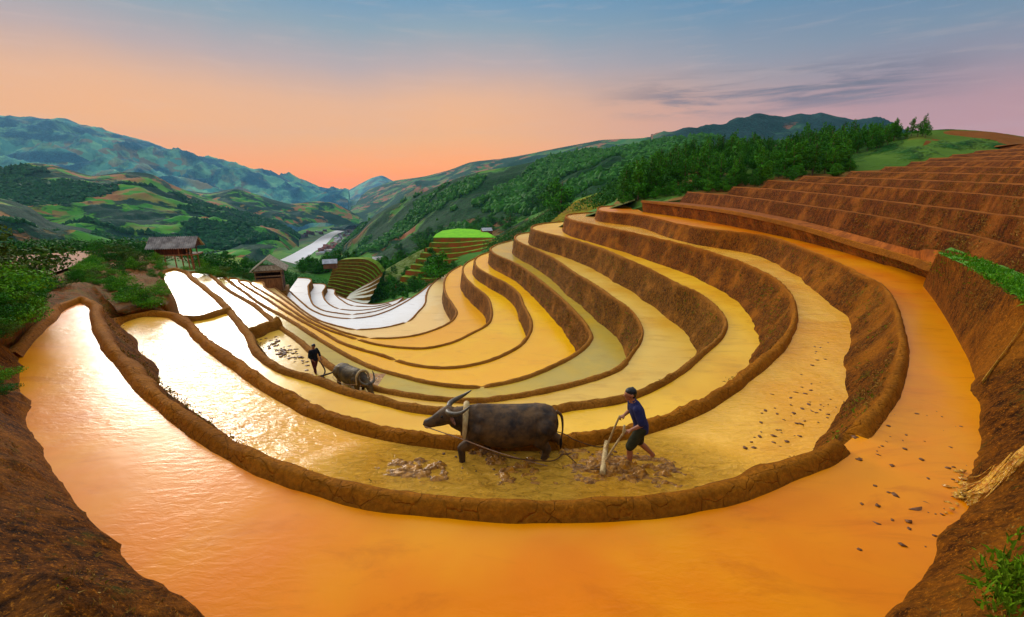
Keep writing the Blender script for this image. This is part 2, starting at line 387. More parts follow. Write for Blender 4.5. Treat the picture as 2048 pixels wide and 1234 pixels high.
for j in range(-1, 30):
    f = max(0, j/20)
    if j <= 20:
        xy = fx[:, 0:2]*(1-f)+fx[:, 2:4]*f; z = Z0+(ZTl-Z0)*(f**.85)
        if j == -1: xy = xy-(fx[:, 2:4]-fx[:, 0:2])*.15; z = np.full(nF, Z0-.2)
    else:
        g = (j-20)/9; xy = fx[:, 2:4]*(1-g)+fx[:, 4:6]*g; z = ZTl+.05*g
    rows.append(np.column_stack([xy, z])); ts.append(np.full(nF, 1.15+min(f, 1)))
V = np.array(rows).reshape(-1, 3); T = np.array(ts).reshape(-1)
dn = fbm(V*np.array([1.3, 1.3, .8]), 5, 77, .55)*.17+fbm(V*6, 3, 78)*.035
Nn = np.tile(np.column_stack([(fx[:, 2:4]-fx[:, 0:2]), np.zeros(nF)])/1.4, (31, 1))
V += Nn*dn[:, None]; V[:, 2] += np.abs(dn)*.5
structure(mesh_obj('ground_bank', V, grid_faces(31, nF), EARTH_RED, attrs={'t': T}))
BANKV = V.reshape(31, nF, 3)

# ------------------------------------------------------------------ sheets through rows of (px, py, distance)
def row3(row, ncol, mode='d'):
    P3 = np.array([at_d(a, b, c) if mode == 'd' else at_z(a, b, c) for a, b, c in row])
    pxs = np.array([r[0] for r in row], float)
    t = np.concatenate([[0], np.cumsum(np.abs(np.diff(pxs))+.3*np.abs(np.diff([r[1] for r in row])))]); t /= t[-1]
    u = np.linspace(0, 1, ncol)
    # smooth interpolation
    seg = np.clip(np.searchsorted(t, u, side='right')-1, 0, len(row)-2)
    f = (u-t[seg])/(t[seg+1]-t[seg])
    m = np.gradient(P3, t, axis=0)
    h = (t[seg+1]-t[seg])[:, None]; f = f[:, None]
    return (2*f**3-3*f**2+1)*P3[seg]+(f**3-2*f**2+f)*h*m[seg]*.7+(-2*f**3+3*f**2)*P3[seg+1]+(f**3-f**2)*h*m[seg+1]*.7
def sheet(name, rows, ncol, sub, mat, amp=0.0, freq=1.0, ridged=True, mode='d', keep=.25, seed=1, oct=5, attrs=None):
    Rr = [row3(r, ncol, mode) for r in rows]
    G = []
    for i in range(len(Rr)-1):
        n = sub if isinstance(sub, int) else sub[i]
        for j in range(n):
            f = j/n; f = f*f*(3-2*f)*.35+f*.65
            G.append(Rr[i]*(1-f)+Rr[i+1]*f)
    G.append(Rr[-1]); G = np.array(G); nr = len(G)
    V = G.reshape(-1, 3)
    if amp:
        d = fbm(V*freq*np.array([1, 1, .6]), oct, seed, .5, ridged)
        v = np.repeat(np.linspace(0, 1, nr), ncol)
        V[:, 2] += d*amp*(1 if keep is None else (keep+(1-keep)*np.clip(v*3, 0, 1)))
    o = structure(mesh_obj(name, V, grid_faces(nr, ncol), mat, attrs=attrs))
    return o, V.reshape(nr, ncol, 3)

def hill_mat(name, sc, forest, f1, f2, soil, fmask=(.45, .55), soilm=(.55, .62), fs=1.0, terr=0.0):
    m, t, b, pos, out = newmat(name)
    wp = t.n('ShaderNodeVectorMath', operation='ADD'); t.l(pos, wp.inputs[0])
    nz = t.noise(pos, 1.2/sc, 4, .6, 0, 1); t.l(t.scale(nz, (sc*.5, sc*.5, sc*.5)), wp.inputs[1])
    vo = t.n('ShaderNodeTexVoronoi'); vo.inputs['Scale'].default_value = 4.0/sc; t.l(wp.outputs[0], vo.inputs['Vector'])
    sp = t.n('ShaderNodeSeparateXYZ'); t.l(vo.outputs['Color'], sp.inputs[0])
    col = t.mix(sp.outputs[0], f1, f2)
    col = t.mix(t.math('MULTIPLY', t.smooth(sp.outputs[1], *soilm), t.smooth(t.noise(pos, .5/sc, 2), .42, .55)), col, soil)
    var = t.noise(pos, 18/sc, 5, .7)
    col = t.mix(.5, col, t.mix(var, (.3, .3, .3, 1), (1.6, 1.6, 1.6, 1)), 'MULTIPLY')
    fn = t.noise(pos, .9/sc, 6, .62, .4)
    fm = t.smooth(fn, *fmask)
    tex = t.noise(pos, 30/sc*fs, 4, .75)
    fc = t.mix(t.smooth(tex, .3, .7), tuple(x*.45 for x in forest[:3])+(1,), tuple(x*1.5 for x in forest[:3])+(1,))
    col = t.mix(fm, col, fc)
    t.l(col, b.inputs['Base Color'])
    h = t.math('ADD', t.math('MULTIPLY', t.math('MULTIPLY', tex, fm), 1.0), t.math('MULTIPLY', fm, .8))
    if terr:
        s2 = t.n('ShaderNodeSeparateXYZ'); t.l(pos, s2.inputs[0])
        sw = t.math('FRACT', t.math('DIVIDE', s2.outputs[2], terr)); h = t.math('ADD', h, t.math('MULTIPLY', sw, .8))
    bump(t, b, h, .9, sc*.035)
    b.inputs['Roughness'].default_value = .9; b.inputs['Specular IOR Level'].default_value = .1
    return m
HM1 = hill_mat('far_mountain', 330, (.022, .14, .20, 1), (.07, .32, .28, 1), (.22, .52, .28, 1), (.24, .24, .16, 1), fmask=(.42, .58))  # haze blue and sunlit lighter patches are mixed into these base colours
HM2 = hill_mat('field_hill', 125, (.005, .050, .020, 1), (.015, .20, .015, 1), (.11, .32, .02, 1), (.36, .16, .05, 1), fmask=(.47, .52), soilm=(.46, .52), terr=12)
HM3 = hill_mat('green_hill', 170, (.007, .055, .006, 1), (.02, .16, .010, 1), (.10, .26, .015, 1), (.28, .11, .035, 1), fmask=(.40, .47), soilm=(.44, .52), terr=10)
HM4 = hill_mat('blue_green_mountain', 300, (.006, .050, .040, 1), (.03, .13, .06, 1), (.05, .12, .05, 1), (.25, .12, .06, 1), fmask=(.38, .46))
HM5 = hill_mat('brown_green_hill', 300, (.008, .045, .012, 1), (.04, .13, .03, 1), (.15, .09, .04, 1), (.26, .11, .06, 1), fmask=(.50, .58), soilm=(.35, .45), terr=9)
HM6 = hill_mat('near_slope', 60, (.008, .050, .006, 1), (.03, .16, .012, 1), (.08, .20, .02, 1), (.22, .09, .03, 1), fmask=(.50, .58), soilm=(.56, .66), terr=1.6)

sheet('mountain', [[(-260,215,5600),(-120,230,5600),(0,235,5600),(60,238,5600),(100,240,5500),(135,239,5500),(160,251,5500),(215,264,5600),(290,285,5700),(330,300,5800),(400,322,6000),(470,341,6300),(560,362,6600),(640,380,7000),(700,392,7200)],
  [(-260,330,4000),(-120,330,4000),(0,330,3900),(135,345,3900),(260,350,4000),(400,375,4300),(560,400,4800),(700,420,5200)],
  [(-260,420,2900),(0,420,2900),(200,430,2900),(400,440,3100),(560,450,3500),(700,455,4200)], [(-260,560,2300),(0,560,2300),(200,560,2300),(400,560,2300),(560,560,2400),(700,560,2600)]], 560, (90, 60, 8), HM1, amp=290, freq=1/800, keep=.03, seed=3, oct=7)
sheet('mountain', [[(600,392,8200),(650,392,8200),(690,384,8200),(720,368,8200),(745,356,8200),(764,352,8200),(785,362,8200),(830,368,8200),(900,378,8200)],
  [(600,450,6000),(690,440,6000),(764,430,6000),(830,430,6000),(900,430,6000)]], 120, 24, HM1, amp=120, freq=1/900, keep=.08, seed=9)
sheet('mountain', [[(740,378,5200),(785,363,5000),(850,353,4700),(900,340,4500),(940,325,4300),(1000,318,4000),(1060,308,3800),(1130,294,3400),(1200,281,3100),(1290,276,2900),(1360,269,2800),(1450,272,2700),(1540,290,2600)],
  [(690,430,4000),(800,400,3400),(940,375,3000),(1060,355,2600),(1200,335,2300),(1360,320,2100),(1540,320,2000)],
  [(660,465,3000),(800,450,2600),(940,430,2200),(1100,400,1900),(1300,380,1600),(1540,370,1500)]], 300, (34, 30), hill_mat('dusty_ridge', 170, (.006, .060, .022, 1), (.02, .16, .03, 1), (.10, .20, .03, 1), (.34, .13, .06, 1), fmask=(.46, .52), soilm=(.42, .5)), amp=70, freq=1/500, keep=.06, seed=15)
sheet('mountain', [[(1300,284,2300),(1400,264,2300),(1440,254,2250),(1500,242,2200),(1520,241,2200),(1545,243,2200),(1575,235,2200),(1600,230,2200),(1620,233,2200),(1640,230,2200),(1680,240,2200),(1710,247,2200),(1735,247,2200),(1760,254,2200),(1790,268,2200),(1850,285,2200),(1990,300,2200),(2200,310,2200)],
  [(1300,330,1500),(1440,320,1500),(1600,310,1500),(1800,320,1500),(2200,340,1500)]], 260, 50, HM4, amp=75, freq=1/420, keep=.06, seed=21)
HL2 = sheet('hill', [[(-200,325,1650),(-60,330,1500),(0,338,1500),(60,328,1500),(110,333,1500),(190,352,1550),(250,344,1600),(300,347,1650),(350,372,1700),(400,392,1750),(450,405,1800),(510,430,1850),(560,452,1850),(600,475,1800)],
  [(-200,400,1150),(0,420,1150),(150,430,1150),(300,440,1200),(420,455,1250),(560,480,1400),(600,490,1500)],
  [(-200,520,800),(0,520,800),(200,530,820),(400,540,850),(560,540,950),(600,520,1300)]], 380, (50, 40), HM2, amp=55, freq=1/330, keep=.12, seed=31)
sheet('hill', [[(200,395,2900),(280,385,2800),(350,380,2700),(420,386,2700),(470,378,2700),(520,392,2700),(580,408,2700),(640,404,2900),(690,418,3000),(720,440,3000)],
  [(200,450,2000),(400,460,2000),(560,470,2100),(650,462,2500),(720,458,2700)]], 240, 40, HM2, amp=60, freq=1/420, keep=.10, seed=37)
HL1 = sheet('hill', [[(-200,380,760),(-60,392,720),(0,398,700),(60,418,720),(100,446,740),(170,462,760),(230,480,800),(300,500,850),(380,520,880),(460,530,900)],
  [(-200,520,420),(0,530,420),(150,540,430),(300,550,450),(460,560,500)]], 260, 44, HM2, amp=26, freq=1/160, keep=.12, seed=41)
HR3 = sheet('hill', [[(655,508,1500),(690,482,1420),(720,455,1350),(760,425,1280),(800,406,1200),(850,384,1120),(900,364,1050),(960,346,1000),(1030,333,960),(1100,318,920),(1200,299,880),(1290,288,850),(1400,276,850),(1500,286,850),(1640,290,850)],
  [(655,530,1250),(720,500,1100),(800,470,950),(900,430,800),(1030,400,720),(1150,370,660),(1290,350,620),(1450,340,620),(1640,330,620)],
  [(640,570,900),(720,560,720),(800,550,600),(900,530,520),(1030,500,450),(1150,450,400),(1290,420,380),(1640,400,380)]], 380, (56, 44), HM3, amp=26, freq=1/210, keep=.14, seed=51)
structure(mesh_obj('ground', [(-9400, -50, -330), (9400, -50, -330), (9400, 10400, -330), (-9400, 10400, -330)], [(0, 1, 2, 3)], HM1, smooth=False))
# valley floor with river
ZV = -300.0
def flat_sheet(name, rows_px, z, mat, n=80, sub=6):
    return sheet(name, [[(a, b, z) for a, b in r] for r in rows_px], n, sub, mat, mode='z')
VAL = hill_mat('valley_field', 240, (.02, .08, .02, 1), (.05, .24, .03, 1), (.18, .34, .04, 1), (.22, .14, .07, 1), fmask=(.6, .7), soilm=(.7, .8))
flat_sheet('ground', [[(760,446),(640,446),(500,450)], [(720,480),(620,480),(450,480)], [(760,560),(620,560),(400,560)]], ZV, VAL)
RIV = water_mat('silty_river', lin(248,244,240), lin(255,250,248), ripple=.1, rough=.4, scale=.02, bed=.3)
flat_sheet('river', [[(690,459),(675,460),(655,467),(640,475),(625,486),(605,497),(585,508),(560,520)], [(694,461),(684,464),(668,472),(660,480),(648,492),(628,504),(612,518),(600,530)]], ZV+1.0, RIV, 60, 4)

# ------------------------------------------------------------------ slopes just beyond the terraces
MS = sheet('slope', [
 [(-140,560,36),(100,540,44),(300,532,50),(380,552,56),(440,562,66),(500,574,82),(560,600,106),(620,634,128),(720,640,128),(850,604,112),(940,556,98),(1030,500,88),(1130,452,72),(1270,404,68)],
 [(-140,530,75),(100,517,80),(250,512,90),(330,516,92),(420,530,98),(500,548,112),(560,556,150),(620,578,185),(700,604,192),(760,592,195),(850,566,195),(930,535,190),(1030,486,185),(1130,434,165),(1270,384,125)],
 [(-140,505,130),(100,504,130),(300,508,140),(420,522,160),(500,528,185),(560,536,230),(620,534,250),(700,524,245),(800,524,240),(870,496,232),(980,478,240),(1050,440,250),(1150,398,210),(1270,370,150)],
 [(-140,560,330),(100,560,330),(300,560,330),(560,590,420),(700,590,480),(870,560,480),(1050,500,480),(1270,430,380)]], 420, (14, 22, 16), HM6, amp=2.2, freq=1/22, keep=.3, seed=61, ridged=False)
FRG = sheet('slope', [
 [(1180,470,60),(1236,430,66),(1300,410,66),(1380,396,67),(1470,384,70),(1550,371,72),(1640,361,74),(1700,353,75),(1770,343,76),(1830,331,78),(1870,321,80),(1960,303,85),(2080,296,92),(2300,296,92)],
 [(1180,480,62),(1236,406,90),(1300,372,96),(1380,352,100),(1470,338,100),(1550,330,100),(1640,320,100),(1700,312,98),(1770,302,95),(1830,298,90),(1870,288,93),(1960,280,96),(2080,286,98),(2300,290,98)],
 [(1180,490,64),(1236,396,110),(1290,354,120),(1360,326,128),(1430,310,133),(1500,302,133),(1560,306,133),(1640,288,128),(1700,282,122),(1770,274,113),(1840,262,107),(1880,259,106),(1987,265,106),(2080,279,106),(2300,300,106)],
 [(1180,500,66),(1300,440,220),(1500,400,220),(1700,380,220),(1900,360,220),(2300,360,220)]], 300, (12, 18, 10), hill_mat('grassy_hill', 40, (.012, .09, .008, 1), (.07, .16, .012, 1), (.10, .20, .02, 1), (.24, .10, .02, 1), fmask=(.48, .56), soilm=(.55, .65), terr=1.2), amp=.5, freq=1/9, keep=.5, seed=71, ridged=False)

# ------------------------------------------------------------------ high dry terraces on the right
LV = {
-2: [(1374,385,66),(1457,391,50),(1530,400,40),(1614,412,32),(1697,424,26),(1821,446,20),(1945,472,14.5),(2048,499,11.5),(2200,545,9.8)],
-3: [(1465,375,68),(1535,378,58),(1655,389,42),(1780,404,29),(1904,418,20.5),(2048,437,14.5),(2200,462,12.2)],
-4: [(1535,362,70),(1606,365,62),(1738,373,46),(1862,381,33),(2048,397,19.5),(2200,412,16)],
-5: [(1606,353,68),(1697,356,60),(1821,360,44),(2048,370,25),(2200,380,21)],
-6: [(1701,344,70),(1862,346,52),(2048,351,33),(2200,356,28)],
-7: [(1769,335,72),(1904,334,58),(2048,336,42),(2200,338,36)],
-8: [(1821,325,75),(1930,323,64),(2048,322,50),(2200,322,43)],
-9: [(1858,318,78),(1950,315,70),(2048,312,58),(2200,312,50)],
-10: [(1904,310,82),(1980,307,76),(2048,304,66),(2200,302,57)],
-11: [(1945,303,86),(2048,297,75),(2200,292,66)],
-12: [(1990,292,92),(2048,288,84),(2200,282,76)]}
def interp_row(row, xs):
    a = np.array(row, float); return np.column_stack([xs, np.interp(xs, a[:, 0], a[:, 1]), np.interp(xs, a[:, 0], a[:, 2])])
prevfoot = None
dryM = earth_mat('dry_terrace_earth', lin(180, 104, 30), lin(112, 54, 3), lin(46, 20, 0), grass=.2, streak=2.0)
ks = sorted(LV, reverse=True)
for i, k in enumerate(ks):
    row = LV[k]; n = 170
    xs = np.linspace(row[0][0], 2200, n)
    # even spacing in distance
    cr = interp_row(row, xs); C3 = np.array([at_d(a, b, c) for a, b, c in cr])
    if i == 0:
        ft = np.column_stack([xs, np.interp(xs, [1368,1490,1614,1694,1790,1853,1871,1944,1980,2048,2200], [405,419,443,463,489,505,501,508,526,552,600]), cr[:, 2]])
        F3 = np.array([at_d(q[0], q[1], q[2]-.5-.02*q[2]) for q in ft]); FOOT2 = F3.copy()
    else:
        lo = np.array(LV[ks[i-1]], float)
        ylo = np.interp(xs, lo[:, 0], lo[:, 1])-1.4-np.clip(24/cr[:, 2], .5, 2)
        ylo = np.maximum(ylo, cr[:, 1]+1.5)
        F3 = np.array([at_d(a, b, c-.5-.02*c) for a, b, c in zip(xs, ylo, cr[:, 2])])
    F3[0] = C3[0]+np.array([-1.0, -.3, F3[0, 2]-C3[0, 2]])
    rows = []; ts = []
    nx = ks[i+1] if i+1 < len(ks) else None
    if nx is not None:
        hi = np.array(LV[nx], float); hx = np.maximum(xs, hi[0, 0])
        hd = np.interp(hx, hi[:, 0], hi[:, 2]); hd = np.maximum(hd, cr[:, 2]+.6)
        back = np.array([at_d(a, b-1.4-min(2, max(.5, 24/c)), c) for a, b, c in zip(xs, cr[:, 1], hd)])
        L3 = C3*.5+back*.5
    else:
        L3 = C3+np.array([.3, 3.0, .05]); back = C3+np.array([1, 12.0, -.5])
    rows.append(F3+np.array([0, 0, -.6])); ts.append(2.1)
    for j in range(9):
        f = j/8; rows.append(F3*(1-f)+C3*f); ts.append(2.1-.9*f)
    c2 = C3.copy(); c2[:, 2] += .05; rows.append(c2+(L3-C3)*.15); ts.append(.9); rows.append(c2+(L3-C3)*.5); ts.append(.6)
    rows.append(L3); ts.append(.6); rows.append(back); ts.append(1.2)
    V = np.array(rows).reshape(-1, 3); T = np.repeat(ts, n)
    sc = np.tile(np.clip(cr[:, 2]/12, 1, 3), len(rows))
    V[:, 1] += fbm(V/np.array([1.2, 1.2, .8]), 4, 90+i)*.09*sc; V[:, 2] += fbm(V*.5, 2, 70+i)*.04
    structure(mesh_obj('terrace_bank', V, grid_faces(len(rows), n), dryM, attrs={'t': T}))

# level ground behind the first terrace: grassy near, muddy strip far
GR, t, b, pos, out = newmat('short_grass')
n1 = t.noise(pos, 3, 6, .7); n2 = t.noise(pos, 30, 4, .7)
c = t.mix(t.smooth(n2, .3, .7), lin(60, 120, 8), lin(120, 190, 20)); c = t.mix(t.smooth(n1, .56, .66), c, lin(130, 80, 30)); t.l(c, b.inputs['Base Color'])
bump(t, b, n2, 1, .05); b.inputs['Roughness'].default_value = .8
a1 = [tuple(p) for p in CREST[-1][:, :2]]; xs = np.linspace(1368, 2200, 60)
bk = interp_row(LV[-2], xs); bk3 = [tuple(at_d(a, b_, c_)[:2]+np.array([.2, .6])) for a, b_, c_ in bk]
c1 = CREST[-1]; ux = np.linspace(0, 1, 120); ii = (ux*(len(c1)-1)); i0 = np.clip(ii.astype(int), 0, len(c1)-2); ff = (ii-i0)[:, None]
e1 = c1[i0]*(1-ff)+c1[i0+1]*ff; E1 = np.column_stack([e1[:, :2], e1[:, 4]+.02])
fxs = np.linspace(1368, 1905, 120); E2 = np.column_stack([np.interp(fxs, np.linspace(LV[-2][0][0], 2200, 170), FOOT2[:, q]) for q in range(3)])
E2[:, 1] += .4
G_ = np.array([E1*(1-f)+E2*f for f in (0, .3, .6, 1)]).reshape(-1, 3)
LEDGE, t, b, pos, out = newmat('damp_ledge')
t.l(t.mix(t.smooth(t.noise(pos, 2, 5, .7), .35, .65), lin(120, 62, 8), lin(168, 92, 24)), b.inputs['Base Color']); b.inputs['Roughness'].default_value = .8; b.inputs['Specular IOR Level'].default_value = .1
structure(mesh_obj('ground', G_, grid_faces(4, 120), LEDGE))
tri_poly('grass_ground', [tuple(p) for p in top[:4]]+[tuple(out1[4]), (14, 6), (14, 12)]+[q for q in bk3[::-1] if q[1] < at_z(1876, 508, ZT)[1]+1.5], ZT+.03, GR)
structure(mesh_obj('ground', [(-30, -30, -2.9), (30, -30, -2.9), (30, -.2, -2.9), (-30, -.2, -2.9)], [(0, 1, 2, 3)], GR, smooth=False))

# ------------------------------------------------------------------ shrubby shoulder left of the terraces
EARTH_G = earth_mat('shrub_earth', lin(120, 110, 30), lin(150, 74, 22), lin(70, 60, 10), grass=.5)
def zrow(row, n=150):
    return row3(row, n, 'z')
sh = [
 [(-60,760,-3.7),(-10,715,-3.7),(35,684,-3.7),(85,640,-3.7),(135,606,-3.7),(180,601,-3.8),(196,640,-4.2),(222,664,-5.2),(250,638,-5.2),(300,628,-5.2),(350,632,-5.4),(366,648,-7.0),(352,600,-7.0),(330,553,-7.0),(345,539,-7.2)],
 [(-60,740,-3.0),(-20,690,-3.0),(22,655,-3.2),(72,610,-3.4),(128,580,-3.9),(180,574,-4.3),(215,600,-4.5),(240,625,-4.6),(265,616,-4.6),(300,606,-4.7),(335,606,-5.0),(340,600,-5.2),(326,572,-5.6),(314,548,-6.2),(326,533,-7.1)],
 [(-60,640,-2.4),(-30,615,-2.5),(15,592,-3.2),(65,572,-4.2),(120,560,-4.9),(180,551,-5.3),(212,556,-5.3),(238,562,-5.3),(262,558,-5.4),(284,552,-5.7),(296,548,-5.9),(300,546,-6.0),(302,540,-6.3),(304,534,-6.8),(314,526,-7.3)],
 [(-60,580,-3.2),(-30,575,-3.4),(20,572,-5.6),(60,566,-6.4),(115,549,-6.6),(155,534,-6.6),(185,522,-6.6),(225,520,-6.6),(250,520,-6.8),(275,520,-7.0),(285,520,-7.2),(290,520,-7.4),(295,519,-7.6),(300,518,-7.8),(312,520,-8.0)],
 [(-60,530,-4.5),(-30,530,-5.5),(20,522,-6.8),(60,514,-6.7),(115,509,-6.7),(155,504,-6.7),(190,501,-6.7),(225,504,-7.2),(250,507,-7.6),(275,509,-8),(285,510,-8),(290,510,-8),(295,511,-8.2),(300,512,-8.4),(312,514,-8.8)],
]
Rr = [zrow(r) for r in sh]; last = Rr[-1].copy(); last[:, 1] += 25; last[:, 0] -= 18; last[:, 2] -= 25; Rr.append(last)
G = []
for i in range(len(Rr)-1):
    for j in range(14): f = j/14; G.append(Rr[i]*(1-f)+Rr[i+1]*f)
G.append(Rr[-1]); G = np.array(G); V = G.reshape(-1, 3)
rr = np.repeat(np.arange(len(G)), 150)
V[:, 2] += fbm(V*.9, 4, 201)*np.where((rr > 4) & (rr < 40), .28, .03)
structure(mesh_obj('slope', V, grid_faces(len(G), 150), EARTH_G, attrs={'t': np.full(len(V), 2.0)})); SHV = V.reshape(len(G), 150, 3)
tri_poly('pond', pp([(30,512),(70,509),(115,506),(150,503),(192,500),(188,508),(165,520),(150,531),(120,541),(95,550),(62,562),(48,560),(40,540)], -6.35), -6.35, water_mat('grey_pond_water', lin(128,120,124), lin(104,98,100), ripple=.03, rough=.04, scale=.6))

# ------------------------------------------------------------------ air
HZ = bpy.data.materials.new('haze'); HZ.use_nodes = True; t = NT(HZ.node_tree); out = t.n('ShaderNodeOutputMaterial')
pv = t.n('ShaderNodeVolumePrincipled'); pv.inputs['Color'].default_value = (.30, .66, 1.0, 1); pv.inputs['Density'].default_value = 4.4e-5; pv.inputs['Anisotropy'].default_value = .1
t.l(pv.outputs[0], out.inputs['Volume'])
bx = [(x, y, z) for x in (-9500, 9500) for y in (-60, 10500) for z in (-331.5, 1050)]
hz_o = mesh_obj('haze', bx, [(0,1,3,2),(4,6,7,5),(0,4,5,1),(2,3,7,6),(0,2,6,4),(1,5,7,3)], HZ, smooth=False)
tag(hz_o, kind='stuff')

# ================================================================== things
dg = None
def hit(px, py, lift=0.0):
    d = Vector(tuple(ray(px, py))).normalized(); o = Vector((0, 0, 0))
    for _ in range(6):
        ok, loc, nor, idx, ob, mat = S.ray_cast(bpy.context.evaluated_depsgraph_get(), o, d)
        if not ok: return None, None
        if ob.name.startswith('haze'): o = loc+d*.05; continue
        return loc, ob
    return None, None
hz_o.hide_viewport = False

def simple_mat(name, c, rough=.7, c2=None, nscale=8, bstr=.4, bdist=.02, spec=.3, stretch=(1, 1, 1), objrand=0.0, local=False):
    m, t, b, pos, out = newmat(name)
    if local: tcn = t.n('ShaderNodeTexCoord'); pos = tcn.outputs['Object']
    n = t.noise(t.scale(pos, stretch), nscale, 5, .65)
    col = t.mix(t.smooth(n, .3, .7), c, c2 or tuple(x*.55 for x in c[:3])+(1,))
    if objrand:
        oi = t.n('ShaderNodeObjectInfo'); v = t.math('ADD', t.math('MULTIPLY', oi.outputs['Random'], objrand), 1-objrand/2)
        cc = t.n('ShaderNodeCombineXYZ'); [t.l(v, cc.inputs[i]) for i in range(3)]
        col = t.mix(1.0, col, cc.outputs[0], 'MULTIPLY')
    t.l(col, b.inputs['Base Color']); bump(t, b, n, bstr, bdist)
    b.inputs['Roughness'].default_value = rough; b.inputs['Specular IOR Level'].default_value = spec
    return m
def loft(secs, seg=20):
    """secs: (center xyz, half-width along y, half-height across) -> closed tube verts, faces; spine runs in x-z"""
    n = len(secs); V = []; Fc = []
    C = np.array([s[0] for s in secs], float); T = np.gradient(C, axis=0)
    for i, s in enumerate(secs):
        t = T[i]/np.linalg.norm(T[i]); side = np.array([0, 1., 0]); 
        up = np.cross(t, side); up /= np.linalg.norm(up)+1e-9; side = np.cross(up, t)
        if abs(t[1]) > .9: side = np.array([1., 0, 0]); up = np.cross(t, side)
        for a in range(seg):
            th = 2*math.pi*a/seg; V.append(C[i]+side*math.cos(th)*s[1]+up*math.sin(th)*s[2])
    for i in range(n-1):
        for a in range(seg):
            b = (a+1) % seg; Fc.append((i*seg+a, i*seg+b, (i+1)*seg+b, (i+1)*seg+a))
    V.append(C[0]); V.append(C[-1]); k = n*seg
    for a in range(seg):
        b = (a+1) % seg; Fc.append((k, b, a)); Fc.append((k+1, (n-1)*seg+a, (n-1)*seg+b))
    return V, Fc
def caps(p0, r0, p1, r1, seg=12):
    p0 = np.array(p0, float); p1 = np.array(p1, float); d = p1-p0; L = np.linalg.norm(d); d = d/(L+1e-9)
    a = np.array([0, 0, 1.]) if abs(d[2]) < .9 else np.array([1., 0, 0]); u = np.cross(d, a); u /= np.linalg.norm(u); w = np.cross(d, u)
    V = []; Fc = []; rings = []
    for k in range(1, 5): th = math.pi/2*k/4; rings.append((p0-d*r0*math.cos(th), r0*math.sin(th)))
    for k in range(0, 4): th = math.pi/2*k/4; rings.append((p1+d*r1*math.sin(th), r1*math.cos(th)))
    for c, r in rings:
        for s_ in range(seg): q = 2*math.pi*s_/seg; V.append(c+u*r*math.cos(q)+w*r*math.sin(q))
    for i in range(len(rings)-1):
        for s_ in range(seg): b = (s_+1) % seg; Fc.append((i*seg+s_, i*seg+b, (i+1)*seg+b, (i+1)*seg+s_))
    V.append(p0-d*r0); V.append(p1+d*r1); k = len(rings)*seg
    for s_ in range(seg): b = (s_+1) % seg; Fc.append((k, b, s_)); Fc.append((k+1, (len(rings)-1)*seg+s_, (len(rings)-1)*seg+b))
    return V, Fc
def chain(pts, rad, seg=12):
    out = []
    for i in range(len(pts)-1): out.append(caps(pts[i], rad[i], pts[i+1], rad[i+1], seg))
    return out
def join(parts):
    V = []; Fc = []
    for v, f in parts:
        o = len(V); V += list(v); Fc += [tuple(i+o for i in q) for q in f]
    return V, Fc
def remeshed(name, parts, voxel, mat, parent=None, smooth_it=6, noise=0.0):
    V, Fc = join(parts)
    me = bpy.data.meshes.new('tmp'); me.from_pydata([tuple(map(float, v)) for v in V], [], Fc)
    o = bpy.data.objects.new('tmp', me); COL.objects.link(o)
    m = o.modifiers.new('r', 'REMESH'); m.mode = 'VOXEL'; m.voxel_size = voxel; m.use_smooth_shade = True
    if smooth_it: sm = o.modifiers.new('s', 'SMOOTH'); sm.iterations = smooth_it; sm.factor = .5
    me2 = bpy.data.meshes.new_from_object(o.evaluated_get(bpy.context.evaluated_depsgraph_get())); me2.name = name
    bpy.data.objects.remove(o); bpy.data.meshes.remove(me)
    if noise:
        n = len(me2.vertices); co = np.empty(n*3); me2.vertices.foreach_get('co', co); co = co.reshape(-1, 3)
        co += fbm(co*7, 3, 5)[:, None]*noise*np.array([0, 1, .6]); me2.vertices.foreach_set('co', co.reshape(-1))
    me2.materials.clear(); me2.materials.append(mat); me2.polygons.foreach_set('use_smooth', [True]*len(me2.polygons))
    ob = bpy.data.objects.new(name, me2); COL.objects.link(ob)
    if parent is not None: ob.parent = parent
    return ob
def tube(name, pts, rad, mat, parent=None, seg=8, sub=6):
    P_ = catmull(np.array(pts, float), 1e9) if sub <= 1 else None
    pts = np.array(pts, float); n = len(pts); out = []
    for i in range(n-1):
        p0 = pts[max(i-1, 0)]; p3 = pts[min(i+2, n-1)]
        for j in range(sub):
            t = j/sub; out.append(.5*((2*pts[i])+(-p0+pts[i+1])*t+(2*p0-5*pts[i]+4*pts[i+1]-p3)*t*t+(-p0+3*pts[i]-3*pts[i+1]+p3)*t**3))
    out.append(pts[-1]); out = np.array(out); m = len(out)
    rr = np.interp(np.linspace(0, 1, m), np.linspace(0, 1, len(rad)), rad) if hasattr(rad, '__len__') else np.full(m, rad)
    T = np.gradient(out, axis=0); V = []; Fc = []; u = None
    for i in range(m):
        t = T[i]/(np.linalg.norm(T[i])+1e-9)
        if u is None: a = np.array([0, 0, 1.]) if abs(t[2]) < .9 else np.array([1., 0, 0]); u = np.cross(t, a)
        u = u-t*np.dot(u, t); u /= np.linalg.norm(u)+1e-9; w = np.cross(t, u)
        for s_ in range(seg): q = 2*math.pi*s_/seg; V.append(out[i]+(u*math.cos(q)+w*math.sin(q))*rr[i])
    for i in range(m-1):
        for s_ in range(seg): b = (s_+1) % seg; Fc.append((i*seg+s_, i*seg+b, (i+1)*seg+b, (i+1)*seg+s_))
    Fc.append(tuple(range(seg))[::-1]); Fc.append(tuple((m-1)*seg+s_ for s_ in range(seg)))
    return mesh_obj(name, V, Fc, mat, parent)
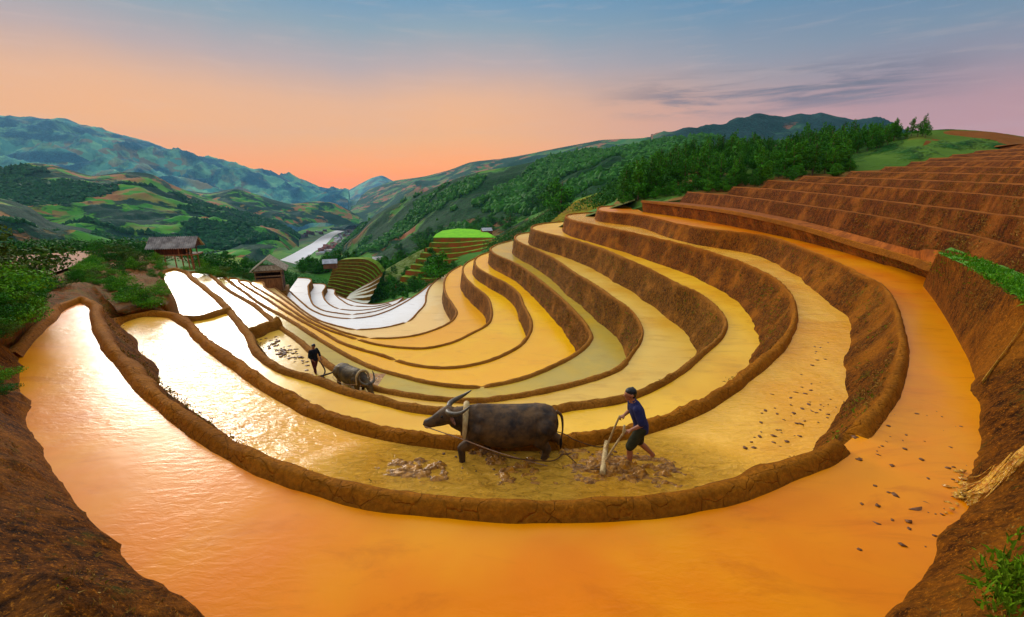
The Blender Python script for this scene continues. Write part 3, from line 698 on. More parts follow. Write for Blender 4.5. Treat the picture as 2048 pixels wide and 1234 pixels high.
def box(x0, x1, y0, y1, z0, z1):
    V = [(x, y, z) for x in (x0, x1) for y in (y0, y1) for z in (z0, z1)]
    return V, [(0,1,3,2),(4,6,7,5),(0,4,5,1),(2,3,7,6),(0,2,6,4),(1,5,7,3)]

# ------------------------------------------------------------------ water buffaloes
def buffalo(label, hide1, hide2, head_down, stride, hornc):
    root = empty('water_buffalo', (0, 0, 0)); tag(root, label, 'buffalo')
    HID = simple_mat('buffalo_hide', hide1, .62, hide2, 3.4, .9, .03, .28, local=True)
    hz_ = -1.0 if head_down else 0.0
    body = loft([((-1.12, 0, .93), .10, .14), ((-1.05, 0, .92), .22, .27), ((-.92, 0, .89), .31, .37), ((-.7, 0, .85), .36, .42), ((-.35, 0, .80), .41, .45), ((0, 0, .79), .43, .46), ((.3, 0, .82), .40, .45), ((.55, 0, .88), .34, .42), ((.75, 0, .92), .27, .37), ((.92, 0, .94), .22, .32), ((1.0, 0, .95), .14, .22)], 28)
    if head_down:
        neck = loft([((.62, 0, .95), .25, .33), ((.9, 0, .90), .20, .26), ((1.12, 0, .80), .16, .21), ((1.28, 0, .72), .14, .18)], 20)
        hb = np.array([1.28, 0, .74]); hd = np.array([.55, 0, -.83])
    else:
        neck = loft([((.62, 0, .95), .27, .35), ((.85, 0, .97), .23, .31), ((1.02, 0, 1.0), .19, .26), ((1.16, 0, 1.04), .16, .21)], 20)
        hb = np.array([1.18, 0, 1.10]); hd = np.array([.95, 0, -.32])
    hd /= np.linalg.norm(hd); hu = np.array([-hd[2], 0, hd[0]])
    H = lambda a, u, y=0.0: tuple(hb+hd*a+hu*u+np.array([0, y, 0]))
    head = loft([(H(-.08, .02), .12, .12), (H(0, .02), .16, .19), (H(.13, .0), .155, .19), (H(.27, -.02), .125, .16), (H(.40, -.03), .10, .125), (H(.51, -.03), .10, .105), (H(.59, -.03), .10, .10), (H(.63, -.03), .06, .06)], 18)
    parts = [body, neck, head]
    for s_ in (-1, 1): parts.append(caps(H(.10, .10, .09*s_), .035, H(.16, .09, .09*s_), .03))   # brow
    legs = [(.62, -.20, stride[0], 0), (.60, .20, stride[1], 0), (-.85, -.20, stride[2], 1), (-.85, .20, stride[3], 1)]
    for x, y, st, hind in legs:
        if hind:
            parts += chain([(x+.05, y, .85), (x+.12+st*.3, y, .55), (x-.10+st*.7, y, .34), (x-.05+st, y, .10), (x+.02+st, y, .0)], [.27, .16, .09, .07, .085])
        else:
            parts += chain([(x, y, .85), (x+.02+st*.3, y, .58), (x+.03+st*.75+max(0, st)*.2, y, .34+max(0, st)*.25), (x+st, y, .12), (x+.04+st, y, .0)], [.21, .14, .09, .07, .085])
    # dewlap, hip and shoulder bones
    parts.append(loft([((.95, 0, .72), .05, .12), ((.75, 0, .58), .09, .14), ((.5, 0, .50), .1, .1)], 12))
    for s_ in (-1, 1):
        parts.append(caps((-.66, .17*s_, 1.06), .15, (-.92, .16*s_, 1.0), .16)); parts.append(caps((.55, .17*s_, 1.05), .15, (.62, .22*s_, .78), .16))
    parts.append(caps((.6, 0, 1.22), .10, (.1, 0, 1.17), .09)); parts.append(caps((.1, 0, 1.17), .09, (-.85, 0, 1.12), .12))
    remeshed('body', parts, .022, HID, root, 5, .012)
    HM_ = simple_mat('horn', hornc, .45, tuple(x*.3 for x in hornc[:3])+(1,), 14, .6, .004, .5)
    for s_ in (-1, 1):
        tube('horn', [H(.02, .12, .09*s_), H(-.02, .14, .22*s_), H(-.15, .13, .33*s_), H(-.33, .14, .38*s_), H(-.52, .20, .35*s_)], [.062, .058, .05, .034, .010], HM_, root, 10)
        ear = loft([(H(.02, .0, .13*s_), .02, .03), (H(-.04, -.04, .22*s_), .015, .06), (H(-.08, -.07, .32*s_), .012, .05), (H(-.10, -.08, .38*s_), .005, .01)], 10)
        mesh_obj('ear', ear[0], ear[1], simple_mat('ear_skin', lin(150, 96, 70), .7, lin(70, 50, 36), 10), root)
        e = caps(H(.17, .07, .13*s_), .022, H(.18, .07, .132*s_), .02, 10); mesh_obj('eye', e[0], e[1], simple_mat('dark_eye', lin(12, 8, 6), .15, None, 5, 0), root)
        nn = caps(H(.615, .01, .045*s_), .018, H(.625, .0, .05*s_), .014, 8); mesh_obj('nostril', nn[0], nn[1], simple_mat('nostril_dark', lin(16, 10, 8), .5, None, 5, 0), root)
    tube('tail', [(-1.08, 0, 1.10), (-1.2, 0, .98), (-1.23, .02, .70), (-1.2, .03, .45)], [.035, .03, .02, .016], HID, root, 8)
    tf = loft([((-1.2, .03, .48), .02, .02), ((-1.2, .03, .36), .035, .035), ((-1.2, .03, .22), .006, .006)], 8); mesh_obj('tail_tuft', tf[0], tf[1], simple_mat('tuft', lin(28, 18, 12), .9), root)
    return root, H
bufA, HA = buffalo('large dark grey water buffalo pulling the harrow of the blue-shirted man', lin(104, 74, 40), lin(38, 27, 20), False, (-.25, .36, -.32, .10), lin(96, 78, 52))
pA = at_z(1013, 908, -5.0); SA = .90
bufA.location = (pA[0], pA[1], -5.11); bufA.rotation_euler = (0, 0, R(180+3)); bufA.scale = (SA*.96, SA, SA)
bufB, HB = buffalo('muddy tan-backed water buffalo with lowered head pulling a plough in the far field', lin(104, 82, 42), lin(44, 34, 24), True, (.05, -.1, .12, -.12), lin(120, 100, 70))
pB = at_z(706, 775, -9.1); bufB.location = (pB[0], pB[1], -9.30); bufB.rotation_euler = (0, 0, R(-38)); bufB.scale = (.97, .97, .97)
bpy.context.view_layer.update()
WA = lambda p: np.array(bufA.matrix_world @ Vector(p)); WB = lambda p: np.array(bufB.matrix_world @ Vector(p))
YM = simple_mat('pale_wood', lin(205, 178, 120), .6, lin(150, 110, 60), 20, .5, .004, stretch=(1, 1, .3))
for Wf, lab in ((WA, 'pale curved wooden yoke on the neck of the large dark buffalo'), (WB, 'pale curved wooden yoke on the neck of the tan buffalo')):
    o = tube('yoke', [Wf((.90, -.34, .72)), Wf((.88, -.335, .92)), Wf((.86, -.26, 1.16)), Wf((.85, 0, 1.30)), Wf((.86, .26, 1.16)), Wf((.88, .335, .92)), Wf((.90, .34, .72))], [.034, .045, .052, .06, .052, .045, .034], YM, None, 10)
    tag(o, lab, 'yoke')

# ------------------------------------------------------------------ people
def person(label, pose, shirt_c, short_c, long_legs=False):
    root = empty('person', (0, 0, 0)); tag(root, label, 'person')
    p = pose; sk = []
    pel, che, nec, hea = [np.array(p[k], float) for k in ('pelvis', 'chest', 'neck', 'head')]
    sk.append(loft([(tuple(pel+[0, 0, -.10]), .12, .09), (tuple(pel), .155, .11), (tuple((pel+che)/2), .135, .095), (tuple(che), .165, .11), (tuple(che*.35+nec*.65), .15, .085), (tuple(nec), .06, .055)], 20))
    sk += chain([nec+[0, 0, -.03], nec*.5+hea*.5, hea+[0, 0, -.05]], [.06, .052, .06])
    f = np.array([p['face'][0], p['face'][1], 0.]); f /= np.linalg.norm(f); sd = np.array([-f[1], f[0], 0]); up = np.array([0, 0, 1.])
    q = lambda a, b, c: hea+f*a+sd*b+up*c
    sk += [caps(q(-.02, 0, .03), .088, q(.015, 0, .015), .084), caps(q(.03, 0, -.05), .062, q(.045, 0, -.085), .036), caps(q(.085, 0, .005), .014, q(.108, 0, -.022), .016),
           caps(q(.075, .03, .03), .018, q(.075, -.03, .03), .018), caps(q(.088, .015, -.05), .011, q(.088, -.015, -.05), .011)]
    for s_ in (-1, 1): sk.append(caps(q(-.005, .086*s_, .015), .018, q(-.005, .09*s_, -.02), .013))
    for a in ('armL', 'armR'):
        sh_, el_, wr, hn = [np.array(v, float) for v in p[a]]
        sk += chain([sh_, el_, wr], [.056, .042, .028])
        d = hn-wr; L = np.linalg.norm(d); d /= L
        side = np.cross(d, up); side /= np.linalg.norm(side)+1e-9; nn = np.cross(side, d)
        for k in (-1.2, -.4, .4, 1.2): sk.append(caps(wr+d*.01+side*k*.010, .017, wr+d*.075+side*k*.018, .014, 8))
        for k, ln in ((-1.5, .9), (-.5, 1.05), (.5, 1.0), (1.5, .78)):
            b0 = wr+d*.08+side*k*.019; b1 = b0+(d*.030-nn*.012)*ln; b2 = b1+(d*.006-nn*.030)*ln; b3 = b2+(-d*.018-nn*.012)*ln
            sk += chain([b0, b1, b2, b3], [.0105, .010, .0095, .008], 8)
        sk += chain([wr+d*.02-side*.025, wr+d*.05-side*.05-nn*.012, wr+d*.075-side*.045-nn*.032], [.015, .012, .009], 8)
    for l in ('legL', 'legR'):
        hp, kn, an, to = [np.array(v, float) for v in p[l]]
        sk += chain([hp, (hp+kn)/2, kn], [.088, .078, .056]); mid = kn*.68+an*.32+np.array([0, 0, 0])-f*.012
        sk += chain([kn, mid, an], [.054, .056, .036]); sk += chain([an, an*.4+to*.6, to], [.042, .038, .024])
    skin = simple_mat('skin', p['skin'], .5, tuple(x*.7 for x in p['skin'][:3])+(1,), 9, .1, .003, .4, local=True)
    remeshed('body', sk, .0085, skin, root, 2)
    cl = simple_mat('shirt_cloth', shirt_c, .85, tuple(x*.6 for x in shirt_c[:3])+(1,), 16, .6, .01, .2, local=True)
    S_ = [loft([(tuple(pel+[0, 0, -.10]), .18, .135), (tuple(pel+[0, 0, .02]), .175, .13), (tuple((pel+che)/2), .165, .125), (tuple(che), .19, .135), (tuple(che*.35+nec*.65), .175, .105), (tuple(nec+[0, 0, -.01]), .075, .07)], 24)]
    for a in ('armL', 'armR'):
        sh_, el_, wr, hn = [np.array(v, float) for v in p[a]]
        e2 = el_ if not p.get('longsleeve') else el_; S_ += chain([sh_, sh_*.1+el_*.9], [.078, .068])
        if p.get('longsleeve'): S_ += chain([el_, el_*.5+wr*.5], [.06, .045])
    so_ = remeshed('shirt', S_, .014, cl, root, 3, .006)
    col = tube('collar', [tuple(nec+sd*.06+f*.02), tuple(nec-f*.055+up*.02), tuple(nec-sd*.06+f*.02), tuple(nec+f*.06-up*.05)], .016, cl, root)
    cl2 = simple_mat('trouser_cloth', short_c, .85, tuple(x*.5 for x in short_c[:3])+(1,), 12, .6, .01, .2, local=True)
    T_ = [loft([(tuple(pel+[0, 0, -.14]), .14, .11), (tuple(pel+[0, 0, -.05]), .168, .125), (tuple(pel+[0, 0, .05]), .15, .11)], 20)]
    for l in ('legL', 'legR'):
        hp, kn, an, to = [np.array(v, float) for v in p[l]]
        T_ += chain([hp, (hp+kn)/2, kn*.92+hp*.08], [.108, .102, .088])
        if long_legs: T_ += chain([kn, kn*.35+an*.65], [.075, .06])
    remeshed('trousers', T_, .014, cl2, root, 3, .008)
    hr = simple_mat('black_hair', lin(16, 11, 10), .5, lin(6, 4, 4), 40, .8, .006, .4)
    Hh = [caps(q(-.030, 0, .040), .090, q(.006, 0, .046), .084), caps(q(-.050, 0, -.02), .068, q(-.045, 0, .02), .080), caps(q(.058, .035, .070), .022, q(.062, -.03, .066), .020), caps(q(.03, .05, .085), .022, q(-.05, -.03, .10), .03), caps(q(.0, .078, .02), .016, q(-.01, .08, -.015), .012), caps(q(.0, -.078, .02), .016, q(-.01, -.08, -.015), .012)]
    remeshed('hair', Hh, .010, hr, root, 2, .004)
    for s_ in (-1, 1):
        e = caps(q(.082, .032*s_, .012), .009, q(.084, .032*s_, .012), .009, 8); mesh_obj('eye', e[0], e[1], simple_mat('eye_dark', lin(14, 10, 8), .2, None, 4, 0), root)
    return root
manA = person('man in a blue short-sleeved shirt and olive shorts steering a harrow behind the large buffalo', dict(
    pelvis=(.02, 0, .86), chest=(-.08, 0, 1.15), neck=(-.17, 0, 1.36), head=(-.225, 0, 1.485), face=(-1, -.12), skin=lin(176, 108, 70),
    armL=((-.13, -.19, 1.28), (-.05, -.26, 1.02), (-.22, -.22, .90), (-.31, -.21, .87)), armR=((-.13, .19, 1.28), (-.12, .25, 1.05), (-.25, .17, .98), (-.34, .14, .95)),
    legL=((0, -.09, .83), (-.20, -.12, .48), (-.17, -.12, .06), (-.34, -.13, .02)), legR=((.01, .09, .83), (.05, .12, .44), (.33, .13, .17), (.28, .13, .03))), lin(44, 46, 88), lin(60, 56, 30))
pm = at_z(1274, 922, -5.0); manA.location = (pm[0], pm[1], -5.12)
manB = person('man in dark shirt and dark red trousers guiding a plough in the far field', dict(longsleeve=True,
    pelvis=(0, 0, .87), chest=(.02, 0, 1.17), neck=(.04, 0, 1.38), head=(.06, 0, 1.515), face=(.5, -1), skin=lin(150, 92, 62),
    armL=((.0, .19, 1.30), (.04, .28, 1.05), (.16, .24, .84), (.22, .22, .77)), armR=((.02, -.19, 1.30), (.02, -.27, 1.04), (.10, -.15, .82), (.15, -.10, .77)),
    legL=((0, .09, .83), (-.10, .10, .46), (-.24, .10, .12), (-.14, .10, .02)), legR=((.01, -.09, .83), (.10, -.11, .46), (.16, -.11, .06), (.30, -.11, .02))), lin(26, 30, 40), lin(92, 34, 34), True)
pn = at_z(632, 746, -9.1); manB.location = (pn[0], pn[1], -9.2); manB.rotation_euler = (0, 0, R(-30)); manB.scale = (1.0, 1.0, 1.0)
bpy.context.view_layer.update()
MA = lambda p: np.array(manA.matrix_world @ Vector(p)); MB_ = lambda p: np.array(manB.matrix_world @ Vector(p))

# harrow, plough, ropes
root = empty('harrow', tuple(at_z(1208, 925, -5.0))); tag(root, 'bamboo and wood harrow with a round log beam held by the blue-shirted man', 'harrow')
hl = np.array(root.location); loc = lambda p: tuple(np.array(p)-hl)
b0 = at_z(1213, 884, -4.93); b1 = at_z(1205, 948, -4.93); hL = MA((-.335, -.215, .86)); hR = MA((-.36, .135, .94))
tube('beam', [loc(b0), loc((b0+b1)/2+[0, 0, .01]), loc(b1)], [.045, .05, .052], YM, root, 12)
for t_, hp_ in ((.28, hR), (.70, hL)):
    q_ = b0*(1-t_)+b1*t_; tube('handle', [loc(q_), loc((q_+hp_)/2+[0, 0, .02]), loc(hp_+(hp_-q_)*.06)], [.022, .02, .018], YM, root, 8)
tube('grip', [loc(hL+[-.02, .0, -.08]), loc(hL+[-.01, 0, .13])], .02, YM, root, 8, 2)
for k in range(7):
    q_ = b0*(1-(k+.5)/7)+b1*(k+.5)/7; tube('tooth', [loc(q_), loc(q_+[-.05, 0, -.3])], [.018, .008], YM, root, 6, 2)
RM_ = simple_mat('rope', lin(196, 156, 120), .8, lin(120, 80, 50), 60); RD = simple_mat('muddy_rope', lin(110, 70, 26), .8, lin(70, 40, 12), 60)
nose = WA(HA(.60, -.02, .10)); yk1 = WA((.92, .35, .74)); yk2 = WA((.92, -.35, .74))
tag(tube('rope', [nose, nose*.5+yk1*.5+[0, 0, -.01], yk1+[0, -.03, 0], yk1*.55+WA((-.75, .50, .22))*.45+[0, -.10, 0], WA((-.85, .46, .12))], .0095, RM_), 'thin pale rein running from the nose of the large buffalo along its flank', 'rope')
tag(tube('rope', [yk1, WA((.2, .52, .45)), WA((-.9, .44, .22)), at_z(1130, 908, -4.99), at_z(1165, 936, -4.985), b1*.85+b0*.15], .011, RD), 'muddy rope trace from the yoke to the near end of the harrow beam', 'rope')
tag(tube('rope', [yk2, WA((-.2, -.50, .5)), WA((-1.2, -.35, .4)), at_z(1150, 880, -4.8), at_z(1190, 893, -4.93), b0*.85+b1*.15], .011, RD), 'muddy rope trace from the yoke to the far end of the harrow beam', 'rope')
root = empty('plough', tuple(at_z(648, 752, -9.1))); tag(root, 'dark wooden plough between the far man and the tan buffalo', 'plough')
hl = np.array(root.location); DW = simple_mat('dark_wood', lin(70, 44, 26), .7)
hB = MB_((.24, .10, .76))
tube('handle', [loc(hB), loc(at_z(650, 741, -8.95)), loc(at_z(644, 756, -9.12))], [.03, .035, .04], DW, root)
tube('beam', [loc(at_z(642, 752, -9.05)), loc(at_z(662, 746, -8.85)), loc(at_z(682, 738, -8.75))], [.045, .04, .035], DW, root)
tube('share', [loc(at_z(644, 754, -9.0)), loc(at_z(652, 757, -9.15))], [.07, .02], DW, root)
tag(tube('rope', [at_z(682, 738, -8.75), WB((-1.0, -.4, .6)), WB((.2, -.50, .62)), WB((.90, -.36, .75))], .012, RM_), 'pale rope trace along the flank of the tan buffalo to its yoke', 'rope')

# ------------------------------------------------------------------ vegetation
def leaf_mat(name, dark, light, rnd=.5):
    m, t, b, pos, out = newmat(name)
    oi = t.n('ShaderNodeObjectInfo'); n = t.noise(pos, 1.3, 4, .7)
    geo = t.n('ShaderNodeNewGeometry'); ri = geo.outputs['Random Per Island']
    f = t.math('ADD', t.math('MULTIPLY', ri, .55), t.math('ADD', t.math('MULTIPLY', n, .3), t.math('MULTIPLY', oi.outputs['Random'], rnd*.5)))
    col = t.ramp(f, [(.1, dark), (.55, tuple(a*.5+b_*.5 for a, b_ in zip(dark, light))), (1.0, light)])
    t.l(col, b.inputs['Base Color']); b.inputs['Roughness'].default_value = .7; b.inputs['Specular IOR Level'].default_value = .08
    return m
LF_TREE = leaf_mat('tree_leaves', (.007, .06, .002, 1), (.07, .32, .008, 1))
LF_DARK = leaf_mat('dark_leaves', (.006, .050, .003, 1), (.045, .22, .006, 1))
LF_BUSH = leaf_mat('shrub_leaves', (.02, .11, .002, 1), (.18, .46, .012, 1))
LF_BUSH2 = leaf_mat('brownish_leaves', (.02, .06, .003, 1), (.12, .20, .015, 1))
BARK = simple_mat('bark', lin(120, 96, 70), .9, lin(60, 44, 30), 12)
def leaves(cent, rad, n, size, r, shape=1.0, up=.3):
    """n leaf quads in ellipsoid lumps cent (m x 3) with radii rad (m x 3)"""
    cent = np.array(cent); rad = np.array(rad); w = rad.prod(1)**(2/3); idx = r.choice(len(cent), n, p=w/w.sum())
    d = r.normal(size=(n, 3)); d /= np.linalg.norm(d, axis=1)[:, None]; rr = r.uniform(.45, 1.03, n)**.6
    c = cent[idx]+d*rad[idx]*rr[:, None]
    nrm = d+r.normal(size=(n, 3))*.6+np.array([0, 0, up]); nrm /= np.linalg.norm(nrm, axis=1)[:, None]
    a = np.cross(nrm, r.normal(size=(n, 3))); a /= np.linalg.norm(a, axis=1)[:, None]; b = np.cross(nrm, a)
    s = size*r.uniform(.6, 1.3, n)[:, None]
    V = np.stack([c-a*s*shape, c+b*s*.5, c+a*s*shape, c-b*s*.5], 1).reshape(-1, 3)
    return V, np.arange(4*n).reshape(-1, 4)
def make_tree(name, label, cat, h, crown_w, crown_base, nl, leaf, lm, seed, lumps=9, trunk=.12, group=None, conic=0.0):
    r = np.random.default_rng(seed); root = empty(name, (0, 0, -500)); tag(root, label, cat, group)
    pts = [(0, 0, -.5), (r.normal()*.03*h, r.normal()*.03*h, h*.4), (r.normal()*.04*h, r.normal()*.04*h, h*.9)]
    parts = chain(pts, [trunk*h/6, trunk*.7*h/6, trunk*.2*h/6], 7)
    cs = []; rs = []
    for i in range(lumps):
        f = (i+.5)/lumps; z = h*(crown_base+(1-crown_base)*f*.92); wd = crown_w*(math.sin(math.pi*min(1, .25+f*.7))**.7)*(1-conic*f)
        an = r.uniform(0, 6.28); q = wd*.45*r.uniform(.3, 1.0)
        c = (math.cos(an)*q, math.sin(an)*q, z); cs.append(c); rs.append((wd*.42*r.uniform(.7, 1.2),)*2+(h*(1-crown_base)/lumps*1.25,))
        if i % 2 == 0: parts += chain([(pts[1][0]*.8, pts[1][1]*.8, z*.8), c], [trunk*.3*h/6, trunk*.1*h/6], 5)
    v, f = join(parts); mesh_obj('trunk', v, f, BARK, root)
    v, f = leaves(cs, rs, nl, leaf, r); mesh_obj('crown', v, f, lm, root, smooth=False)
    return root
WOODL = 'slender green tree in the wood on the ridge beyond the dry terraces'
slender = [make_tree('slender_tree', WOODL, 'tree', 6.6, 2.5+.25*i, .12+.05*(i % 3), 1150, .19, LF_TREE if i % 3 else LF_DARK, 300+i, 10, .11, 'trees of the wood on the right ridge', .35) for i in range(5)]
MIDL = 'round dark tree in the woods on the slope beyond the flooded terraces'
roundt = [make_tree('broad_tree', MIDL, 'tree', 9.0, 6.5, .12, 1300, .38, LF_DARK if i % 2 else LF_TREE, 320+i, 11, .2, 'trees of the woods beyond the terraces') for i in range(4)]
bush = [make_tree('shrub', 'leafy green shrub in the scrub left of the terraces', 'shrub', 1.5, 2.0, .0, 2600, .055, (LF_BUSH, LF_DARK, LF_BUSH2, LF_TREE)[i], 340+i, 9, .05, 'shrubs of the scrub on the left') for i in range(4)]
COUNT = {}
def put(protos, px, py, sc=1.0, label=None, cat=None, group=None, ok=None, sink=0.0, szr=1.0):
    loc_, ob = hit(px, py)
    if loc_ is None: return None
    if ok is not None and not any(ob.name.startswith(q) for q in ok): return None
    p = protos[int(rng.integers(len(protos)))]
    l = (loc_[0], loc_[1], loc_[2]-sink)
    rz = rng.uniform(0, 6.28); s_ = sc*rng.uniform(.8, 1.2)
    q = dup(p, l, rz, (s_, s_, s_*szr))
    if label: q['label'] = label
    return q
bpy.context.view_layer.update()
plan = []
# wood on the right ridge: rows from front to back
r = np.random.default_rng(12)
def gline(pts, x): a = np.array(pts, float); return np.interp(x, a[:, 0], a[:, 1])
lowl = [(1240,412),(1290,400),(1380,390),(1470,378),(1550,366),(1640,356),(1690,348),(1740,326),(1790,296),(1850,290)]
higl = [(1240,398),(1290,362),(1340,330),(1400,316),(1460,308),(1520,306),(1560,310),(1620,300),(1700,288),(1760,280),(1850,268)]
cand = []
for i in range(300):
    x = r.uniform(1245, 1790)
    f = r.uniform(0, 1)**.8; y = gline(lowl, x)*(1-f)+gline(higl, x)*f
    if x > 1690 and f < .55: continue
    cand.append((x, y))
for i in range(130):
    x = r.uniform(1235, 1700); y = gline(lowl, x)-r.uniform(-3, 10); cand.append((x, y, 1))
for x, y, *low_ in cand:
    l_, ob = hit(x, y)
    if l_ is None or not ob.name.startswith('slope'): continue
    plan.append((roundt, l_, r.uniform(.16, .30)*l_[1]/90, 'low bushy tree along the front edge of the wood on the right ridge') if low_ else (slender, l_, r.uniform(.6, 1.0)*(.75 if x > 1700 else 1), None))
for x, y, sc in [(1771,276,.55),(1795,276,.55),(1822,272,.62),(1844,272,.6),(1835,274,.55),(1783,278,.5),(1810,278,.45),(1850,276,.5)]:
    l_, ob = hit(x, y); 
    if l_ is not None: plan.append((slender, l_, sc, None))
# woods beyond the terraces
regions = [((735,606),(830,575),34,.62),((775,590),(880,545),34,.66),((850,566),(930,535),16,.5),((845,520),(880,500),6,.6),((600,548),(655,530),10,.5),((800,560),(880,520),10,.6),((960,560),(1040,500),8,.45),((720,600),(790,520),26,.75),((790,560),(870,500),26,.8),((850,600),(940,540),16,.6),((720,500),(870,470),26,1.0),((640,520),(720,535),10,.6),((590,548),(660,520),16,.7),((1060,430),(1120,385),12,1.3),((1240,400),(1290,350),10,.8),((940,470),(1050,450),8,1.0),((400,545),(520,525),10,.55),((760,480),(900,440),14,1.5)]
for (x0, y0), (x1, y1), n, sc in regions:
    for _ in range(n):
        x = r.uniform(x0, x1); y = r.uniform(min(y0, y1), max(y0, y1)); l_, ob = hit(x, y)
        if l_ is None or not (ob.name.startswith('slope') or ob.name.startswith('hill')): continue
        if l_[1] > 700: continue
        plan.append((roundt, l_, sc*r.uniform(.7, 1.2)*max(.5, min(1.6, l_[1]/190)), None))
l_, ob = hit(881, 556)
if l_ is not None: plan.append((roundt, l_, .82, 'big rounded dark green tree standing alone above the end of the golden terraces'))
l_, ob = hit(523, 545)
if l_ is not None: plan.append((roundt, l_, .5, 'bright green bushy tree just behind the small gabled hut'))
# scrub on the left
pondlow = lambda x: float(np.interp(x, [30, 50, 100, 150, 190, 191, 330], [575, 562, 547, 533, 506, 470, 470]))
for i in range(300):
    x = r.uniform(-10, 335); y = r.uniform(520, 690)
    edge = np.interp(x, [-10, 20, 60, 110, 150, 190, 215, 240, 335], [690, 660, 620, 585, 568, 575, 600, 606, 606])
    if y > edge-4 or y < pondlow(x)+14: continue
    if 255 < x < 320 and 560 < y < 600 and r.uniform() < .75: continue
    l_, ob = hit(x, y)
    if l_ is None or not ob.name.startswith('slope'): continue
    hpx = min(r.uniform(16, 44) if x < 60 else r.uniform(10, 27), y-pondlow(x)-2); dist_ = l_.length
    if dist_ > 90 or dist_ < 5: continue
    plan.append((bush, l_, hpx/900*dist_/1.7, None))
for x, y, hpx in [(6,575,95),(26,572,60),(0,610,80),(38,600,46),(14,640,60),(284,612,40),(300,608,30),(268,604,26),(6,790,26),(2,765,30)]:
    l_, ob = hit(x, y)
    if l_ is not None: plan.append((bush, l_, hpx/900*l_.length/1.7, None))
for x, y, hpx in [(205,516,26),(225,520,24),(252,519,26),(325,536,14),(405,548,26),(418,550,22),(436,552,22),(452,553,24),(468,555,18),(485,557,16),(500,560,16),(370,540,10)]:
    l_, ob = hit(x, y)
    if l_ is not None and l_[1] < 160: plan.append((bush, l_, hpx/900*l_.length/1.7, None))
used = set()
for protos, l_, sc, lab in plan:
    p = protos[int(r.integers(len(protos)))]
    if p.name not in used: used.add(p.name); q = p; q.location = l_; q.rotation_euler = (0, 0, r.uniform(0, 6)); q.scale = (sc, sc, sc)
    else: q = dup(p, l_, r.uniform(0, 6.28), (sc, sc, sc*r.uniform(.85, 1.15)))
    q['label'] = lab or q['label']
    if lab:
        if lab.startswith('low bushy'): q['group'] = 'bushy trees at the front of the ridge wood'
        elif 'group' in q: del q['group']
for pr in slender+roundt+bush:
    if pr.name not in used:
        for ch in list(pr.children): bpy.data.objects.remove(ch)
        bpy.data.objects.remove(pr)
print('plants', len(plan))

# far woods that read as a mass: rounded crowns scattered over the hill sheets
ico = bmesh.new(); bmesh.ops.create_icosphere(ico, subdivisions=1, radius=1.0)
IV = np.array([v.co[:] for v in ico.verts]); IF = np.array([[v.index for v in f.verts] for f in ico.faces]); ico.free()
def far_wood(grid, n, size, seed, mask_scale, thr, mat, frac=(0, .85)):
    r = np.random.default_rng(seed); nr, nc, _ = grid.shape; Vs = []; Fs = []; k = 0
    u = r.uniform(0, nc-1.01, n*4); v = r.uniform(frac[0]*nr, frac[1]*nr-1.01, n*4)
    ui = u.astype(int); vi = v.astype(int); fu = (u-ui)[:, None]; fv = (v-vi)[:, None]
    Pn = (grid[vi, ui]*(1-fu)+grid[vi, ui+1]*fu)*(1-fv)+(grid[vi+1, ui]*(1-fu)+grid[vi+1, ui+1]*fu)*fv
    m = fbm(Pn/mask_scale, 4, seed+5); Pn = Pn[m > thr][:n]
    s = size*r.uniform(.6, 1.5, len(Pn))
    jit = 1+.28*r.normal(size=(len(Pn), len(IV), 1))
    V = Pn[:, None, :]+IV[None]*jit*s[:, None, None]*np.array([1, 1, 1.15])+np.array([0, 0, .5])*s[:, None, None]
    Fc = (IF[None]+np.arange(len(Pn))[:, None, None]*len(IV)).reshape(-1, 3)
    o = mesh_obj('forest', V.reshape(-1, 3), Fc, mat, smooth=False); tag(o, kind='stuff'); return o
FW = leaf_mat('far_leaves', (.005, .042, .003, 1), (.04, .19, .008, 1)); FW2 = leaf_mat('far_blue_leaves', (.004, .045, .014, 1), (.02, .14, .022, 1))
far_wood(HR3[1], 13000, 3.3, 1, 90, .02, FW)
far_wood(HL2[1], 11000, 4.6, 2, 170, .06, FW2)
far_wood(HL1[1], 6000, 2.1, 3, 90, .08, FW2)
def leafy_wood(grid, n, size, seed, ms, thr, mat, frac, nq=34):
    r = np.random.default_rng(seed); nr, nc, _ = grid.shape; u = r.integers(0, nc, n*3); v = r.integers(int(frac[0]*nr), int(frac[1]*nr), n*3); P_ = grid[v, u]
    P_ = P_[fbm(P_/ms, 4, seed+5) > thr][:n]; n = len(P_); P_ = P_+r.normal(size=(n, 3))*np.array([.6, .6, .1]); s_ = size*r.uniform(.6, 1.5, n)
    v_, f_ = leaves(P_+np.array([0, 0, .5])*s_[:, None], np.stack([s_, s_, s_*1.2], 1), n*nq, size*.22, r)
    o = mesh_obj('forest', v_, f_, mat, smooth=False); tag(o, kind='stuff')
leafy_wood(MS[1][:38], 2800, 1.4, 4, 30, .04, FW, (.28, 1))

